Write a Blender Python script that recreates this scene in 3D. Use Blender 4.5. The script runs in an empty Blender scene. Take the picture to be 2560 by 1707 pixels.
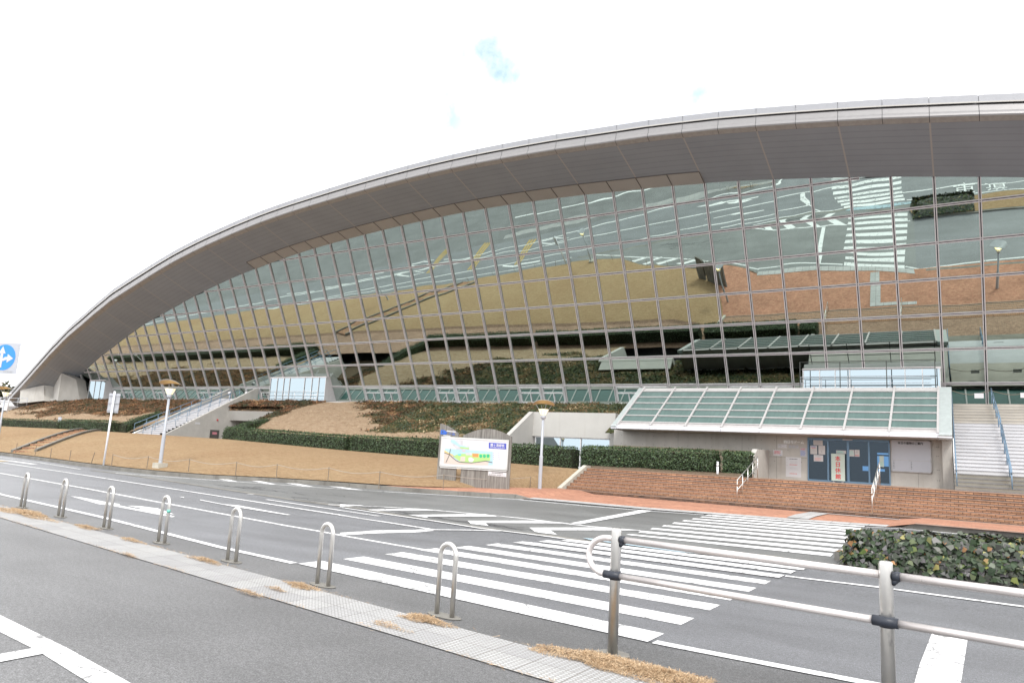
import bpy, bmesh, math, random
import numpy as np
from mathutils import Vector, Matrix
R = math.radians
random.seed(7); rng = np.random.default_rng(7)
S = bpy.context.scene
COL = S.collection

# ------------------------------------------------------------ camera, sky, sun
# X runs along the glass front, Y towards the building, Z up, metres
cam_d = bpy.data.cameras.new("camera"); cam = bpy.data.objects.new("camera", cam_d); COL.objects.link(cam)
F_PX, PITCH, ROLL, YAW = 1798.347, .161798, .0581327, .564019
cam_d.sensor_width = 36; cam_d.lens = F_PX/2560*36; cam_d.clip_end = 3000; cam_d.clip_start = .05
cp, sp = math.cos(PITCH), math.sin(PITCH)
fw = Vector((-math.sin(YAW)*cp, math.cos(YAW)*cp, sp)); rt = Vector((math.cos(YAW), math.sin(YAW), 0)); up = rt.cross(fw)
r2 = math.cos(ROLL)*rt + math.sin(ROLL)*up; u2 = -math.sin(ROLL)*rt + math.cos(ROLL)*up
cam.matrix_world = Matrix(((r2.x, u2.x, -fw.x, 0), (r2.y, u2.y, -fw.y, 0), (r2.z, u2.z, -fw.z, 1.7), (0, 0, 0, 1)))
S.camera = cam
S.view_settings.view_transform = 'Standard'; S.view_settings.look = 'None'; S.view_settings.gamma = 1
S.view_settings.exposure = 1.2
S.cycles.max_bounces = 6; S.cycles.diffuse_bounces = 3; S.cycles.glossy_bounces = 4; S.cycles.transmission_bounces = 4
S.cycles.transparent_max_bounces = 8; S.cycles.caustics_reflective = False; S.cycles.caustics_refractive = False
SUN_EL, SUN_AZ = 48, 150      # degrees; azimuth clockwise from +Y
world = bpy.data.worlds.new("World"); S.world = world; world.use_nodes = True
wt = world.node_tree; wt.nodes.clear()
def wn(t, **k):
    n = wt.nodes.new(t)
    for a, b in k.items(): setattr(n, a, b)
    return n
sky = wn('ShaderNodeTexSky', sky_type='NISHITA', sun_disc=False, sun_elevation=R(SUN_EL), sun_rotation=R(SUN_AZ))
bg1 = wn('ShaderNodeBackground'); bg1.inputs[1].default_value = .16; wt.links.new(sky.outputs[0], bg1.inputs[0])
bg2 = wn('ShaderNodeBackground'); bg2.inputs[0].default_value = (.985, .99, 1, 1); bg2.inputs[1].default_value = .93
tc = wn('ShaderNodeTexCoord'); nz = wn('ShaderNodeTexNoise'); nz.inputs['Scale'].default_value = 16; nz.inputs['Detail'].default_value = 5
nz.inputs['Roughness'].default_value = .55
wt.links.new(tc.outputs['Generated'], nz.inputs['Vector'])
acc = None
for d, rad, amt in [((-0.4992, 0.7068, 0.5012), 0.123, 0.76), ((-0.4744, 0.7323, 0.4885), 0.099, 0.72), ((-0.52, 0.6856, 0.5095), 0.123, 0.45), ((-0.5709, 0.6926, 0.4408), 0.099, 0.72), ((-0.559, 0.6872, 0.4639), 0.112, 0.55), ((-0.2786, 0.8381, 0.469), 0.062, 0.72), ((-0.2328, 0.8549, 0.4637), 0.075, 0.45), ((-0.362, 0.8141, 0.4541), 0.075, 0.45)]:
    vm = wn('ShaderNodeVectorMath', operation='DISTANCE'); vm.inputs[1].default_value = d
    wt.links.new(tc.outputs['Generated'], vm.inputs[0])
    mr = wn('ShaderNodeMapRange'); mr.inputs[1].default_value = 0; mr.inputs[2].default_value = rad; mr.inputs[3].default_value = amt; mr.inputs[4].default_value = 0
    mr.interpolation_type = 'SMOOTHSTEP'
    wt.links.new(vm.outputs['Value'], mr.inputs[0])
    if acc is None: acc = mr.outputs[0]
    else:
        mx = wn('ShaderNodeMath', operation='MAXIMUM'); wt.links.new(acc, mx.inputs[0]); wt.links.new(mr.outputs[0], mx.inputs[1]); acc = mx.outputs[0]
nr = wn('ShaderNodeMapRange'); nr.inputs[1].default_value = .22; nr.inputs[2].default_value = .62; nr.inputs[4].default_value = 1.2; wt.links.new(nz.outputs[0], nr.inputs[0])
mul = wn('ShaderNodeMath', operation='MULTIPLY', use_clamp=True); wt.links.new(acc, mul.inputs[0]); wt.links.new(nr.outputs[0], mul.inputs[1])
mixw = wn('ShaderNodeMixShader'); wt.links.new(mul.outputs[0], mixw.inputs[0]); wt.links.new(bg2.outputs[0], mixw.inputs[1]); wt.links.new(bg1.outputs[0], mixw.inputs[2])
wo = wn('ShaderNodeOutputWorld'); wt.links.new(mixw.outputs[0], wo.inputs[0])
sd = bpy.data.lights.new("sun", 'SUN'); sd.energy = 1.1; sd.angle = R(14); sd.color = (1, .965, .91)
sun = bpy.data.objects.new("sun", sd); COL.objects.link(sun)
az = R(SUN_AZ); sdir = Vector((math.sin(az)*math.cos(R(SUN_EL)), math.cos(az)*math.cos(R(SUN_EL)), math.sin(R(SUN_EL))))
sun.rotation_euler = sdir.to_track_quat('Z', 'Y').to_euler()

# ------------------------------------------------------------ materials
class NT:
    def __init__(s, name):
        s.m = bpy.data.materials.new(name); s.m.use_nodes = True; s.t = s.m.node_tree; s.t.nodes.clear()
        s.o = s.n('ShaderNodeOutputMaterial'); s.b = s.n('ShaderNodeBsdfPrincipled'); s.l(s.b.outputs[0], s.o.inputs[0])
    def n(s, t, **k):
        x = s.t.nodes.new(t)
        for a, b in k.items(): setattr(x, a, b)
        return x
    def l(s, a, b): s.t.links.new(a, b)
    def set(s, **k):
        for a, b in k.items():
            s.b.inputs[{'col': 'Base Color', 'rough': 'Roughness', 'metal': 'Metallic', 'spec': 'Specular IOR Level', 'em': 'Emission Color', 'es': 'Emission Strength', 'ior': 'IOR', 'tr': 'Transmission Weight'}[a]].default_value = b if not isinstance(b, tuple) or len(b) == 4 else (*b, 1)
    def co(s, which='Object', scale=(1, 1, 1), rot=(0, 0, 0)):
        c = s.n('ShaderNodeTexCoord'); m = s.n('ShaderNodeMapping'); m.inputs['Scale'].default_value = scale; m.inputs['Rotation'].default_value = rot
        s.l(c.outputs[which], m.inputs[0]); return m.outputs[0]
    def noise(s, v, sc, det=4, rough=.55, dist=0):
        x = s.n('ShaderNodeTexNoise'); x.inputs['Scale'].default_value = sc; x.inputs['Detail'].default_value = det; x.inputs['Roughness'].default_value = rough; x.inputs['Distortion'].default_value = dist
        s.l(v, x.inputs['Vector']); return x.outputs[0]
    def ramp(s, f, stops, interp='LINEAR'):
        x = s.n('ShaderNodeValToRGB'); cr = x.color_ramp; cr.interpolation = interp
        while len(cr.elements) < len(stops): cr.elements.new(.5)
        for e, (p, c) in zip(cr.elements, stops):
            e.position = p; e.color = (*c, 1) if isinstance(c, tuple) else (c, c, c, 1)
        s.l(f, x.inputs[0]); return x.outputs[0]
    def mix(s, f, a, b, mode='MIX'):
        x = s.n('ShaderNodeMix', data_type='RGBA', blend_type=mode)
        for sock, val in ((0, f), (6, a), (7, b)):
            if isinstance(val, (int, float)): x.inputs[sock].default_value = val if sock == 0 else (val, val, val, 1)
            elif isinstance(val, tuple): x.inputs[sock].default_value = (*val, 1)
            else: s.l(val, x.inputs[sock])
        return x.outputs[2]
    def math(s, op, a, b=0.0):
        x = s.n('ShaderNodeMath', operation=op)
        for i, val in enumerate((a, b)):
            if isinstance(val, (int, float)): x.inputs[i].default_value = val
            else: s.l(val, x.inputs[i])
        return x.outputs[0]
    def bump(s, h, st=.3, dist=.02):
        x = s.n('ShaderNodeBump'); x.inputs['Strength'].default_value = st; x.inputs['Distance'].default_value = dist
        s.l(h, x.inputs['Height']); s.l(x.outputs[0], s.b.inputs['Normal'])
    def color(s, c): s.l(c, s.b.inputs['Base Color'])

def flat(name, col, rough=.6, metal=0, var=.12, sc=6, spec=.5):
    n = NT(name); n.set(rough=rough, metal=metal, spec=spec)
    v = n.co(); f = n.noise(v, sc, 5)
    a = tuple(max(0, c*(1-var)) for c in col); b = tuple(min(1, c*(1+var)) for c in col)
    n.color(n.ramp(f, [(.3, a), (.7, b)])); return n.m

def mk_asphalt(name, base, speck=.35, big=.1, gl=0):
    n = NT(name); n.set(rough=.5 if gl else .6, spec=1.0 if gl else .5); v = n.co()
    c1 = n.noise(v, 75, 3, .8); c2 = n.noise(v, 34, 3, .6); c3 = n.noise(v, .45, 5, .6, .4)
    lo = tuple(b*(1-speck) for b in base); hi = tuple(b*(1+speck) for b in base)
    col = n.ramp(c1, [(.36, lo), (.5, base), (.64, hi)]); col = n.mix(1, col, n.ramp(n.noise(v, 22, 4, .75), [(.35, 1-speck*.45), (.65, 1+speck*.4)]), 'MULTIPLY')
    vor = n.n('ShaderNodeTexVoronoi'); vor.inputs['Scale'].default_value = 48; n.l(v, vor.inputs['Vector'])
    st = n.ramp(vor.outputs['Distance'], [(.0, 1.0), (.24, 0.0)])
    col = n.mix(n.math('MULTIPLY', st, n.ramp(c2, [(.45, 0.0), (.7, .5)])), col, tuple(min(1, b*(3.4 if gl else 2.1)) for b in base))
    col = n.mix(1, col, n.ramp(c3, [(.3, 1-big*1.6), (.7, 1+big)]), 'MULTIPLY')
    st2 = n.noise(n.co(scale=(.25, 1.6, 1), rot=(0, 0, .2)), .8, 5, .6)
    col = n.mix(1, col, n.ramp(st2, [(.35, .86), (.65, 1.08)]), 'MULTIPLY')
    oil = n.ramp(n.noise(v, 1.7, 4, .6), [(.66, 0.0), (.76, .35)]); col = n.mix(oil, col, tuple(b*.45 for b in base))
    pt = n.noise(n.co(scale=(.12, .5, 1), rot=(0, 0, .12)), 1.0, 3, .5, .6); col = n.mix(1, col, n.ramp(pt, [(.40, .90), (.43, 1.0), (.60, 1.0), (.63, 1.06)]), 'MULTIPLY')
    # cracks
    vc = n.n('ShaderNodeTexVoronoi', feature='DISTANCE_TO_EDGE'); vc.inputs['Scale'].default_value = .55
    dv = n.n('ShaderNodeMixRGB'); dv.inputs[0].default_value = .25; n.l(v, dv.inputs[1]); nn = n.n('ShaderNodeTexNoise'); nn.inputs['Scale'].default_value = 1.5; nn.inputs['Detail'].default_value = 5
    n.l(v, nn.inputs['Vector']); n.l(nn.outputs['Color'], dv.inputs[2]); n.l(dv.outputs[0], vc.inputs['Vector'])
    cr = n.ramp(vc.outputs['Distance'], [(.0, 1.0), (.006, 0.0)])
    gate = n.ramp(n.noise(v, .18, 3), [(.56, 0.0), (.62, 1.0)])
    col = n.mix(n.math('MULTIPLY', n.math('MULTIPLY', cr, gate), .6), col, (.03, .03, .03))
    n.color(col); n.bump(c1, .6, .008); return n.m
M = {}
M['lot'] = mk_asphalt('lot_asphalt', (.108, .108, .111), .95, .17, gl=1)
M['road'] = mk_asphalt('road_asphalt', (.132, .135, .147), .7, .10, gl=1)
M['road_old'] = mk_asphalt('old_asphalt', (.142, .144, .144), .4, .14, gl=1)
M['walkway_asphalt'] = mk_asphalt('strip_asphalt', (.135, .137, .14), .35, .1)

def mk_paint(name, col=(.74, .74, .745), wear=.5):
    n = NT(name); n.set(rough=.7, spec=.3); v = n.co()
    a = n.noise(v, 5, 8, .72); b = n.noise(v, 60, 3, .7)
    w = n.ramp(a, [(.535+.07*(1-wear), 0.0), (.62+.06*(1-wear), 1.0)]); w = n.math('MULTIPLY', w, n.ramp(b, [(.40, 0.0), (.52, 1.0)]))
    vc = n.n('ShaderNodeTexVoronoi', feature='DISTANCE_TO_EDGE'); vc.inputs['Scale'].default_value = 1.3
    dv = n.n('ShaderNodeMixRGB'); dv.inputs[0].default_value = .35; n.l(v, dv.inputs[1]); nn = n.n('ShaderNodeTexNoise'); nn.inputs['Scale'].default_value = 2.5; nn.inputs['Detail'].default_value = 6
    n.l(v, nn.inputs['Vector']); n.l(nn.outputs['Color'], dv.inputs[2]); n.l(dv.outputs[0], vc.inputs['Vector'])
    cr = n.math('MULTIPLY', n.ramp(vc.outputs['Distance'], [(.0, 1.0), (.02, 0.0)]), n.ramp(n.noise(v, .8, 3), [(.42, 0.0), (.55, .95)]))
    w = n.math('MAXIMUM', w, cr)
    c = n.mix(n.noise(v, 12, 4), tuple(x*.9 for x in col), col)
    n.color(n.mix(w, c, (.16, .16, .16))); n.bump(b, .3, .003); return n.m
M['paint'] = mk_paint('road_paint', wear=.55)
M['paint_old'] = mk_paint('worn_road_paint', wear=1.5)
M['paint_blue'] = mk_paint('pale_blue_paint', (.36, .47, .53), 1.2)
M['paint_yellow'] = mk_paint('yellow_paint', (.55, .36, .08), 1)

def mk_concrete(name, base, boards=False, stain=.25, dirt=(.25, .2, .14)):
    n = NT(name); n.set(rough=.85, spec=.3); v = n.co()
    c = n.ramp(n.noise(v, 1.1, 6, .62), [(.3, tuple(b*(1-stain*.5) for b in base)), (.7, tuple(b*(1+stain*.25) for b in base))])
    c = n.mix(1, c, n.ramp(n.noise(v, 30, 4, .7), [(.3, .93), (.7, 1.05)]), 'MULTIPLY')
    sv = n.noise(n.co(scale=(2.2, 2.2, .18)), 1.6, 5, .6)
    c = n.mix(n.ramp(sv, [(.56, 0.0), (.78, stain)]), c, dirt)
    if boards:
        w = n.n('ShaderNodeTexWave', bands_direction='Z'); w.inputs['Scale'].default_value = 2.6; w.inputs['Distortion'].default_value = .3; w.inputs['Detail'].default_value = 2
        n.l(v, w.inputs['Vector']); c = n.mix(1, c, n.ramp(w.outputs[0], [(.0, .8), (.15, 1.0)]), 'MULTIPLY')
    n.color(c); n.bump(n.noise(v, 14, 5), .15, .01); return n.m
M['concrete'] = mk_concrete('wall_concrete', (.50, .485, .455), stain=.3)
M['stained_concrete'] = mk_concrete('tan_stained_concrete', (.43, .37, .28), stain=.6, dirt=(.34, .24, .13))
M['concrete_light'] = mk_concrete('pale_concrete', (.50, .49, .465), stain=.15)
M['concrete_board'] = mk_concrete('board_marked_concrete', (.30, .29, .27), True)
M['concrete_dark'] = mk_concrete('weathered_concrete', (.22, .215, .195), stain=.5, dirt=(.07, .065, .055))
M['kerb'] = mk_concrete('kerb_stone', (.23, .22, .20), stain=.7, dirt=(.08, .07, .06))
M['stair_white'] = mk_concrete('pale_stair_stone', (.54, .54, .56), stain=.15, dirt=(.5, .42, .32))
M['stair_mid'] = mk_concrete('cream_stair_stone', (.46, .43, .385), stain=.35, dirt=(.45, .37, .27))
M['stair_grey'] = mk_concrete('grey_stair_stone', (.24, .225, .195), stain=.5)
M['joint'] = flat('dark_joint', (.06, .06, .065), .8); M['joint_brown'] = flat('brown_joint', (.15, .135, .125), .7); M['riser_shade'] = flat('grey_riser_shade', (.17, .165, .17), .8)  # the grey one colours the shadow lines of the pale stairs
M['cap'] = mk_concrete('coping_concrete', (.50, .48, .42), stain=.4)

def mk_brick(name, c1, c2, mortar, bw, bh, ms, off=.5, rows_uv=True, dirt=.3, spots=True):
    n = NT(name); n.set(rough=.85, spec=.3)
    uv = n.co('UV'); v = n.co()
    b = n.n('ShaderNodeTexBrick'); b.offset = off; b.inputs['Color1'].default_value = (*c1, 1); b.inputs['Color2'].default_value = (*c2, 1); b.inputs['Mortar'].default_value = (*mortar, 1)
    b.inputs['Scale'].default_value = 1; b.inputs['Mortar Size'].default_value = ms; b.inputs['Mortar Smooth'].default_value = .2; b.inputs['Brick Width'].default_value = bw; b.inputs['Row Height'].default_value = bh; b.inputs['Bias'].default_value = 0
    n.l(uv, b.inputs['Vector'])
    c = n.mix(1, b.outputs['Color'], n.ramp(n.noise(v, 7, 5, .7), [(.3, .72), (.7, 1.25)]), 'MULTIPLY')
    c = n.mix(1, c, n.ramp(n.noise(v, .7, 5, .6), [(.3, .82), (.7, 1.12)]), 'MULTIPLY')
    if spots: c = n.mix(n.ramp(n.noise(v, 2.2, 6, .7), [(.6, 0.0), (.75, dirt)]), c, (.04, .035, .03))
    n.color(c); n.bump(b.outputs['Fac'], -.4, .006); return n.m
M['brick'] = mk_brick('stair_brick', (.44, .245, .145), (.34, .18, .11), (.085, .058, .045), .235, .0735, .010)
M['brick_wet'] = mk_brick('stained_bottom_brick', (.20, .12, .08), (.08, .06, .05), (.05, .04, .035), .235, .0735, .008, dirt=.9)
M['paver'] = mk_brick('sidewalk_paver', (.46, .235, .155), (.38, .18, .12), (.30, .17, .12), .22, .11, .006, dirt=.15)
M['plaza'] = mk_brick('plaza_paver', (.37, .245, .175), (.30, .19, .135), (.24, .16, .12), .22, .11, .008, dirt=.2)
M['tread_edge'] = flat('tread_edge_tile', (.36, .25, .19), .8)

def mk_tactile():
    n = NT('studded_concrete_tile'); n.set(rough=.85, spec=.3); uv = n.co('UV'); v = n.co()
    sx = n.n('ShaderNodeSeparateXYZ'); n.l(uv, sx.inputs[0])
    def wave(s, per):
        return n.math('SINE', n.math('MULTIPLY', s, 2*math.pi/per))
    p = .115
    dots = n.math('MULTIPLY', wave(sx.outputs[0], p), wave(sx.outputs[1], p)); dots = n.math('ABSOLUTE', dots)
    d2 = n.ramp(dots, [(.25, 0.0), (.5, 1.0)])
    b = n.n('ShaderNodeTexBrick'); b.offset = 0; b.inputs['Color1'].default_value = (.47, .47, .47, 1); b.inputs['Color2'].default_value = (.37, .37, .38, 1); b.inputs['Mortar'].default_value = (.13, .115, .10, 1)
    b.inputs['Scale'].default_value = 1; b.inputs['Mortar Size'].default_value = .007; b.inputs['Brick Width'].default_value = .46; b.inputs['Row Height'].default_value = .46
    n.l(uv, b.inputs['Vector'])
    c = n.mix(1, b.outputs[0], n.ramp(n.noise(v, 2.2, 6, .7), [(.3, .85), (.7, 1.08)]), 'MULTIPLY')
    c = n.mix(1, c, n.ramp(n.noise(v, 60, 4, .7), [(.3, .85), (.7, 1.1)]), 'MULTIPLY')
    dirt = n.math('MULTIPLY', n.ramp(n.noise(v, 1.1, 5, .65), [(.45, .25), (.7, .75)]), n.math('SUBTRACT', 1.0, d2))
    c = n.mix(n.math('MULTIPLY', n.math('SUBTRACT', 1.0, d2), .55), c, (.30, .295, .29)); c = n.mix(n.math('MULTIPLY', dirt, .6), c, (.24, .225, .20))  # studs' relief shading put into the colour between them, then dirt over it
    n.color(c); n.bump(d2, 1.0, .012); return n.m
M['tactile'] = mk_tactile()
def mk_guide():
    n = NT('guide_tile'); n.set(rough=.8); uv = n.co('UV')
    b = n.n('ShaderNodeTexBrick'); b.offset = 0; b.inputs['Color1'].default_value = (.44, .43, .43, 1); b.inputs['Color2'].default_value = (.37, .37, .365, 1); b.inputs['Mortar'].default_value = (.2, .19, .18, 1)
    b.inputs['Scale'].default_value = 1; b.inputs['Mortar Size'].default_value = .012; b.inputs['Brick Width'].default_value = .5; b.inputs['Row Height'].default_value = .6
    n.l(uv, b.inputs['Vector']); n.color(n.mix(1, b.outputs[0], n.ramp(n.noise(n.co(), 5, 5), [(.3, .85), (.7, 1.08)]), 'MULTIPLY')); return n.m
M['guide'] = mk_guide()

def mk_lawn():
    n = NT('dormant_lawn'); n.set(rough=.95, spec=.1); v = n.co()
    f1 = n.noise(v, 9, 6, .75); f2 = n.noise(n.co(scale=(1, 3.2, 3.2)), 3.2, 5, .7, .8); f3 = n.noise(v, .22, 5, .6); f4 = n.noise(v, 55, 3, .8)
    c = n.ramp(f2, [(.28, (.25, .170, .100)), (.5, (.355, .255, .158)), (.72, (.44, .33, .215))])
    c = n.mix(1, c, n.ramp(f1, [(.3, .84), (.7, 1.13)]), 'MULTIPLY'); c = n.mix(1, c, n.ramp(f4, [(.3, .8), (.7, 1.18)]), 'MULTIPLY')
    c = n.mix(1, c, n.ramp(f3, [(.3, (.95, .88, .82)), (.7, (1.06, 1.05, 1.0))]), 'MULTIPLY')
    n.color(c); n.bump(n.math('ADD', f4, f2), .9, .05); return n.m
M['lawn'] = mk_lawn()
M['soil'] = flat('bare_soil', (.12, .085, .055), .95, var=.35, sc=9)

def mk_embank():
    n = NT('bank_planting'); n.set(rough=.95, spec=.1); v = n.co()
    at = n.n('ShaderNodeAttribute'); at.attribute_name = 'ivy'
    sp_ = n.n('ShaderNodeSeparateColor'); n.l(at.outputs['Color'], sp_.inputs[0])
    g1 = n.noise(n.co(scale=(1, 2, 2)), 2.6, 7, .75, .5); g2 = n.noise(v, 24, 4, .8)
    grass = n.ramp(g1, [(.28, (.19, .125, .08)), (.45, (.33, .235, .155)), (.62, (.41, .315, .22)), (.8, (.46, .385, .30))])
    grass = n.mix(1, grass, n.ramp(g2, [(.3, .7), (.7, 1.25)]), 'MULTIPLY')
    i1 = n.noise(v, 1.0, 6, .7); i2 = n.noise(v, 14, 4, .8)
    ivy = n.ramp(i1, [(.3, (.04, .045, .02)), (.42, (.10, .06, .035)), (.52, (.13, .065, .035)), (.66, (.22, .11, .05)), (.8, (.08, .06, .03))])
    ivyg = n.ramp(i1, [(.3, (.035, .045, .022)), (.45, (.06, .075, .032)), (.58, (.13, .095, .05)), (.7, (.20, .13, .06)), (.85, (.07, .06, .03))])
    ivy = n.mix(sp_.outputs[1], ivy, ivyg)
    ivy = n.mix(1, ivy, n.ramp(i2, [(.3, .4), (.7, 1.6)]), 'MULTIPLY')
    m = n.math('ADD', sp_.outputs[0], n.math('MULTIPLY', n.math('SUBTRACT', n.noise(v, 3.5, 6, .75), .5), .9))
    n.color(n.mix(n.ramp(m, [(.44, 0.0), (.56, 1.0)]), grass, ivy)); n.bump(n.math('ADD', i2, g1), .8, .08); return n.m
M['bank'] = mk_embank()

def mk_leaf(name, stops, rough=.5, trans=.25):
    n = NT(name); n.set(rough=rough, spec=.4); at = n.n('ShaderNodeAttribute'); at.attribute_name = 'tint'
    sp_ = n.n('ShaderNodeSeparateColor'); n.l(at.outputs['Color'], sp_.inputs[0])
    c = n.ramp(sp_.outputs[0], stops); n.color(n.mix(1, c, n.ramp(sp_.outputs[1], [(0., .7), (1., 1.3)]), 'MULTIPLY'))
    return n.m
M['hedge_leaf'] = mk_leaf('hedge_leaf', [(0, (.026, .048, .022)), (.5, (.045, .080, .032)), (.85, (.085, .13, .05)), (1, (.15, .19, .08))])
M['ivy_leaf'] = mk_leaf('island_ivy_leaf', [(0, (.018, .036, .016)), (.3, (.036, .062, .026)), (.48, (.065, .068, .058)), (.68, (.105, .098, .104)), (.84, (.12, .17, .045)), (.95, (.26, .22, .08)), (1, (.27, .14, .06))], .4)
M['bank_leaf'] = mk_leaf('bank_leaf', [(0, (.035, .045, .02)), (.3, (.08, .06, .03)), (.55, (.14, .07, .04)), (.8, (.25, .12, .055)), (1, (.34, .22, .11))], .7)
M['bank_leaf_green'] = mk_leaf('green_bank_leaf', [(0, (.03, .045, .022)), (.38, (.055, .075, .035)), (.55, (.10, .10, .045)), (.7, (.17, .10, .055)), (.85, (.24, .17, .08)), (1, (.34, .27, .16))], .6)
M['straw'] = mk_leaf('dry_blade', [(0, (.30, .185, .10)), (.5, (.46, .32, .19)), (1, (.62, .48, .32))], .8)
M['dry_bank'] = mk_leaf('dry_bank_blade', [(0, (.28, .19, .12)), (.5, (.42, .32, .21)), (1, (.56, .46, .33))], .8)
M['tree_leaf'] = mk_leaf('tree_leaf', [(0, (.03, .045, .02)), (.6, (.06, .07, .03)), (1, (.16, .11, .05))])
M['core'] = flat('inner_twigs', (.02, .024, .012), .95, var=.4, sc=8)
M['bark'] = flat('bark', (.10, .08, .06), .9, var=.3)

def mk_metal(name, col, rough=.3, metal=1, var=.08, scr=True):
    n = NT(name); n.set(rough=rough, metal=metal); v = n.co()
    f = n.noise(v, 5, 6, .65); n.color(n.ramp(f, [(.3, tuple(c*(1-var) for c in col)), (.7, tuple(min(1, c*(1+var)) for c in col))]))
    r = n.ramp(n.noise(n.co(scale=(8, 8, 1)), 9, 4), [(.3, rough*.8), (.7, rough*1.25)]); n.l(r, n.b.inputs['Roughness']); return n.m
M['steel'] = mk_metal('brushed_stainless', (.70, .685, .66), .34)
M['steel_post'] = mk_metal('stainless_post', (.50, .485, .45), .33, var=.15)
def mk_post():
    n = NT('stained_post_steel'); n.set(rough=.34, metal=1); v = n.co(); c = n.ramp(n.noise(v, 5, 6, .65), [(.3, (.58, .57, .55)), (.7, (.68, .67, .65))])
    c = n.mix(n.ramp(n.noise(n.co(scale=(1, 1, .45)), 6.5, 4, .6), [(.60, 0.0), (.74, .8)]), c, (.09, .10, .14)); n.color(c); return n.m
M['steel_post'] = mk_post()
M['rail_alu'] = mk_metal('pale_rail_tube', (.66, .62, .61), .34, .55)
M['black_plastic'] = flat('dark_joint_rubber', (.022, .027, .04), .45)
M['green_tape'] = flat('mint_tape', (.16, .5, .42), .5)
M['mullion'] = mk_metal('mullion_paint', (.60, .57, .575), .45, .1)
M['mull_dark'] = flat('mullion_gap', (.035, .035, .045), .5)
M['frame_white'] = flat('white_frame', (.62, .62, .63), .4)
M['fascia'] = mk_metal('fascia_panel', (.275, .268, .27), .36, .3, .05)
M['fascia_top'] = mk_metal('roof_edge_panel', (.31, .315, .335), .4, .3, .04)
M['fascia_under'] = flat('fascia_underside', (.36, .335, .31), .6)
M['roof'] = flat('roof_sheet', (.45, .45, .47), .5)
M['beige'] = flat('beige_soffit_panel', (.46, .44, .415), .55, var=.05, sc=.4)
def mk_soffit():
    n = NT('soffit_board'); n.set(rough=.7, spec=.3); uv = n.co('UV'); s = n.n('ShaderNodeSeparateXYZ'); n.l(uv, s.inputs[0])
    fr = n.math('FRACT', n.math('MULTIPLY', s.outputs[1], 9.0))
    ln = n.ramp(n.math('ABSOLUTE', n.math('SUBTRACT', fr, .5)), [(.455, 1.0), (.48, .72), (.5, .72)])
    fu = n.math('FRACT', n.math('MULTIPLY', s.outputs[0], 1/3.68))
    sm = n.ramp(n.math('ABSOLUTE', n.math('SUBTRACT', fu, .5)), [(.490, 0.0), (.492, 1.0)])
    c = n.mix(1, n.ramp(n.noise(n.co(), .5, 5), [(.3, (.315, .338, .372)), (.7, (.355, .38, .415))]), ln, 'MULTIPLY')
    c = n.mix(sm, c, (.48, .45, .42)); n.color(c); return n.m
M['soffit'] = mk_soffit()
def mk_glass(name, tint, rough=.012, wav=.0):
    n = NT(name); n.set(col=tint, rough=rough, metal=1)
    if wav: n.bump(n.noise(n.co(), .9, 2, .4), wav, .02)
    return n.m
M['glass'] = mk_glass('coated_mirror_glass', (.49, .58, .54), .008, .006)
M['glass_clear'] = mk_glass('vestibule_glass', (.35, .42, .46))
M['glass_teal'] = flat('teal_skylight_glass', (.075, .17, .16), .12, var=.1, spec=.6)
def mk_canopy():
    n = NT('canopy_glass'); n.set(rough=.22, spec=.6); v = n.co(scale=(1, 1, .3))
    f = n.noise(v, .9, 5, .6); f2 = n.noise(n.co(scale=(6, .3, .3)), 1.2, 4)
    n.color(n.mix(1, n.ramp(f, [(.3, (.075, .125, .118)), (.7, (.10, .155, .147))]), n.ramp(f2, [(.4, .93), (.7, 1.1)]), 'MULTIPLY')); return n.m
M['glass_canopy'] = mk_canopy()
M['canopy_frame'] = mk_metal('canopy_frame', (.52, .50, .50), .4, .2)
M['canopy_plate'] = mk_metal('canopy_edge_plate', (.46, .50, .50), .4, .3, .1)
M['canopy_lip'] = flat('canopy_lip', (.62, .62, .66), .4)
M['door_blue'] = mk_metal('steel_blue_frame', (.13, .22, .32), .4, .3)
M['rail_blue'] = mk_metal('blue_handrail_paint', (.17, .26, .36), .4, .2)
def mk_doorglass():
    n = NT('door_glass'); g = n.n('ShaderNodeBsdfGlossy'); g.inputs['Color'].default_value = (.35, .45, .55, 1); g.inputs['Roughness'].default_value = .01
    t = n.n('ShaderNodeBsdfTransparent'); t.inputs['Color'].default_value = (.30, .46, .58, 1)
    m = n.n('ShaderNodeMixShader'); m.inputs[0].default_value = .09; n.l(t.outputs[0], m.inputs[1]); n.l(g.outputs[0], m.inputs[2]); n.l(m.outputs[0], n.o.inputs[0]); return n.m
M['glass_door'] = mk_doorglass()
M['interior'] = flat('dim_interior', (.035, .045, .05), .8)
M['black_pipe'] = flat('dark_pipe', (.05, .055, .05), .5)
M['white'] = flat('white_sheet', (.60, .60, .62), .5, var=.03)
M['paper'] = flat('paper', (.60, .585, .585), .7, var=.05)
M['ink_red'] = flat('red_ink', (.60, .035, .04), .6); M['ink_blue'] = flat('blue_ink', (.10, .16, .5), .6); M['ink_black'] = flat('black_ink', (.05, .05, .05), .6)
M['ink_grey'] = flat('grey_ink', (.42, .42, .43), .6); M['ink_orange'] = flat('pale_red_ink', (.75, .3, .25), .6)
M['sign_blue'] = flat('sign_blue', (.035, .26, .74), .4, var=.03); M['sign_white'] = flat('sign_white', (.44, .455, .50), .35, var=.02)
M['sign_back'] = flat('sign_back_grey', (.42, .43, .46), .5)
M['pole_white'] = flat('white_pole_paint', (.78, .79, .84), .35, var=.04); M['pole_grey'] = flat('grey_pole_paint', (.40, .42, .46), .4, var=.05)
M['pale_green'] = flat('pale_green_board', (.50, .58, .52), .5, var=.04); M['mint'] = flat('mint_print', (.35, .62, .55), .5)
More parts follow.
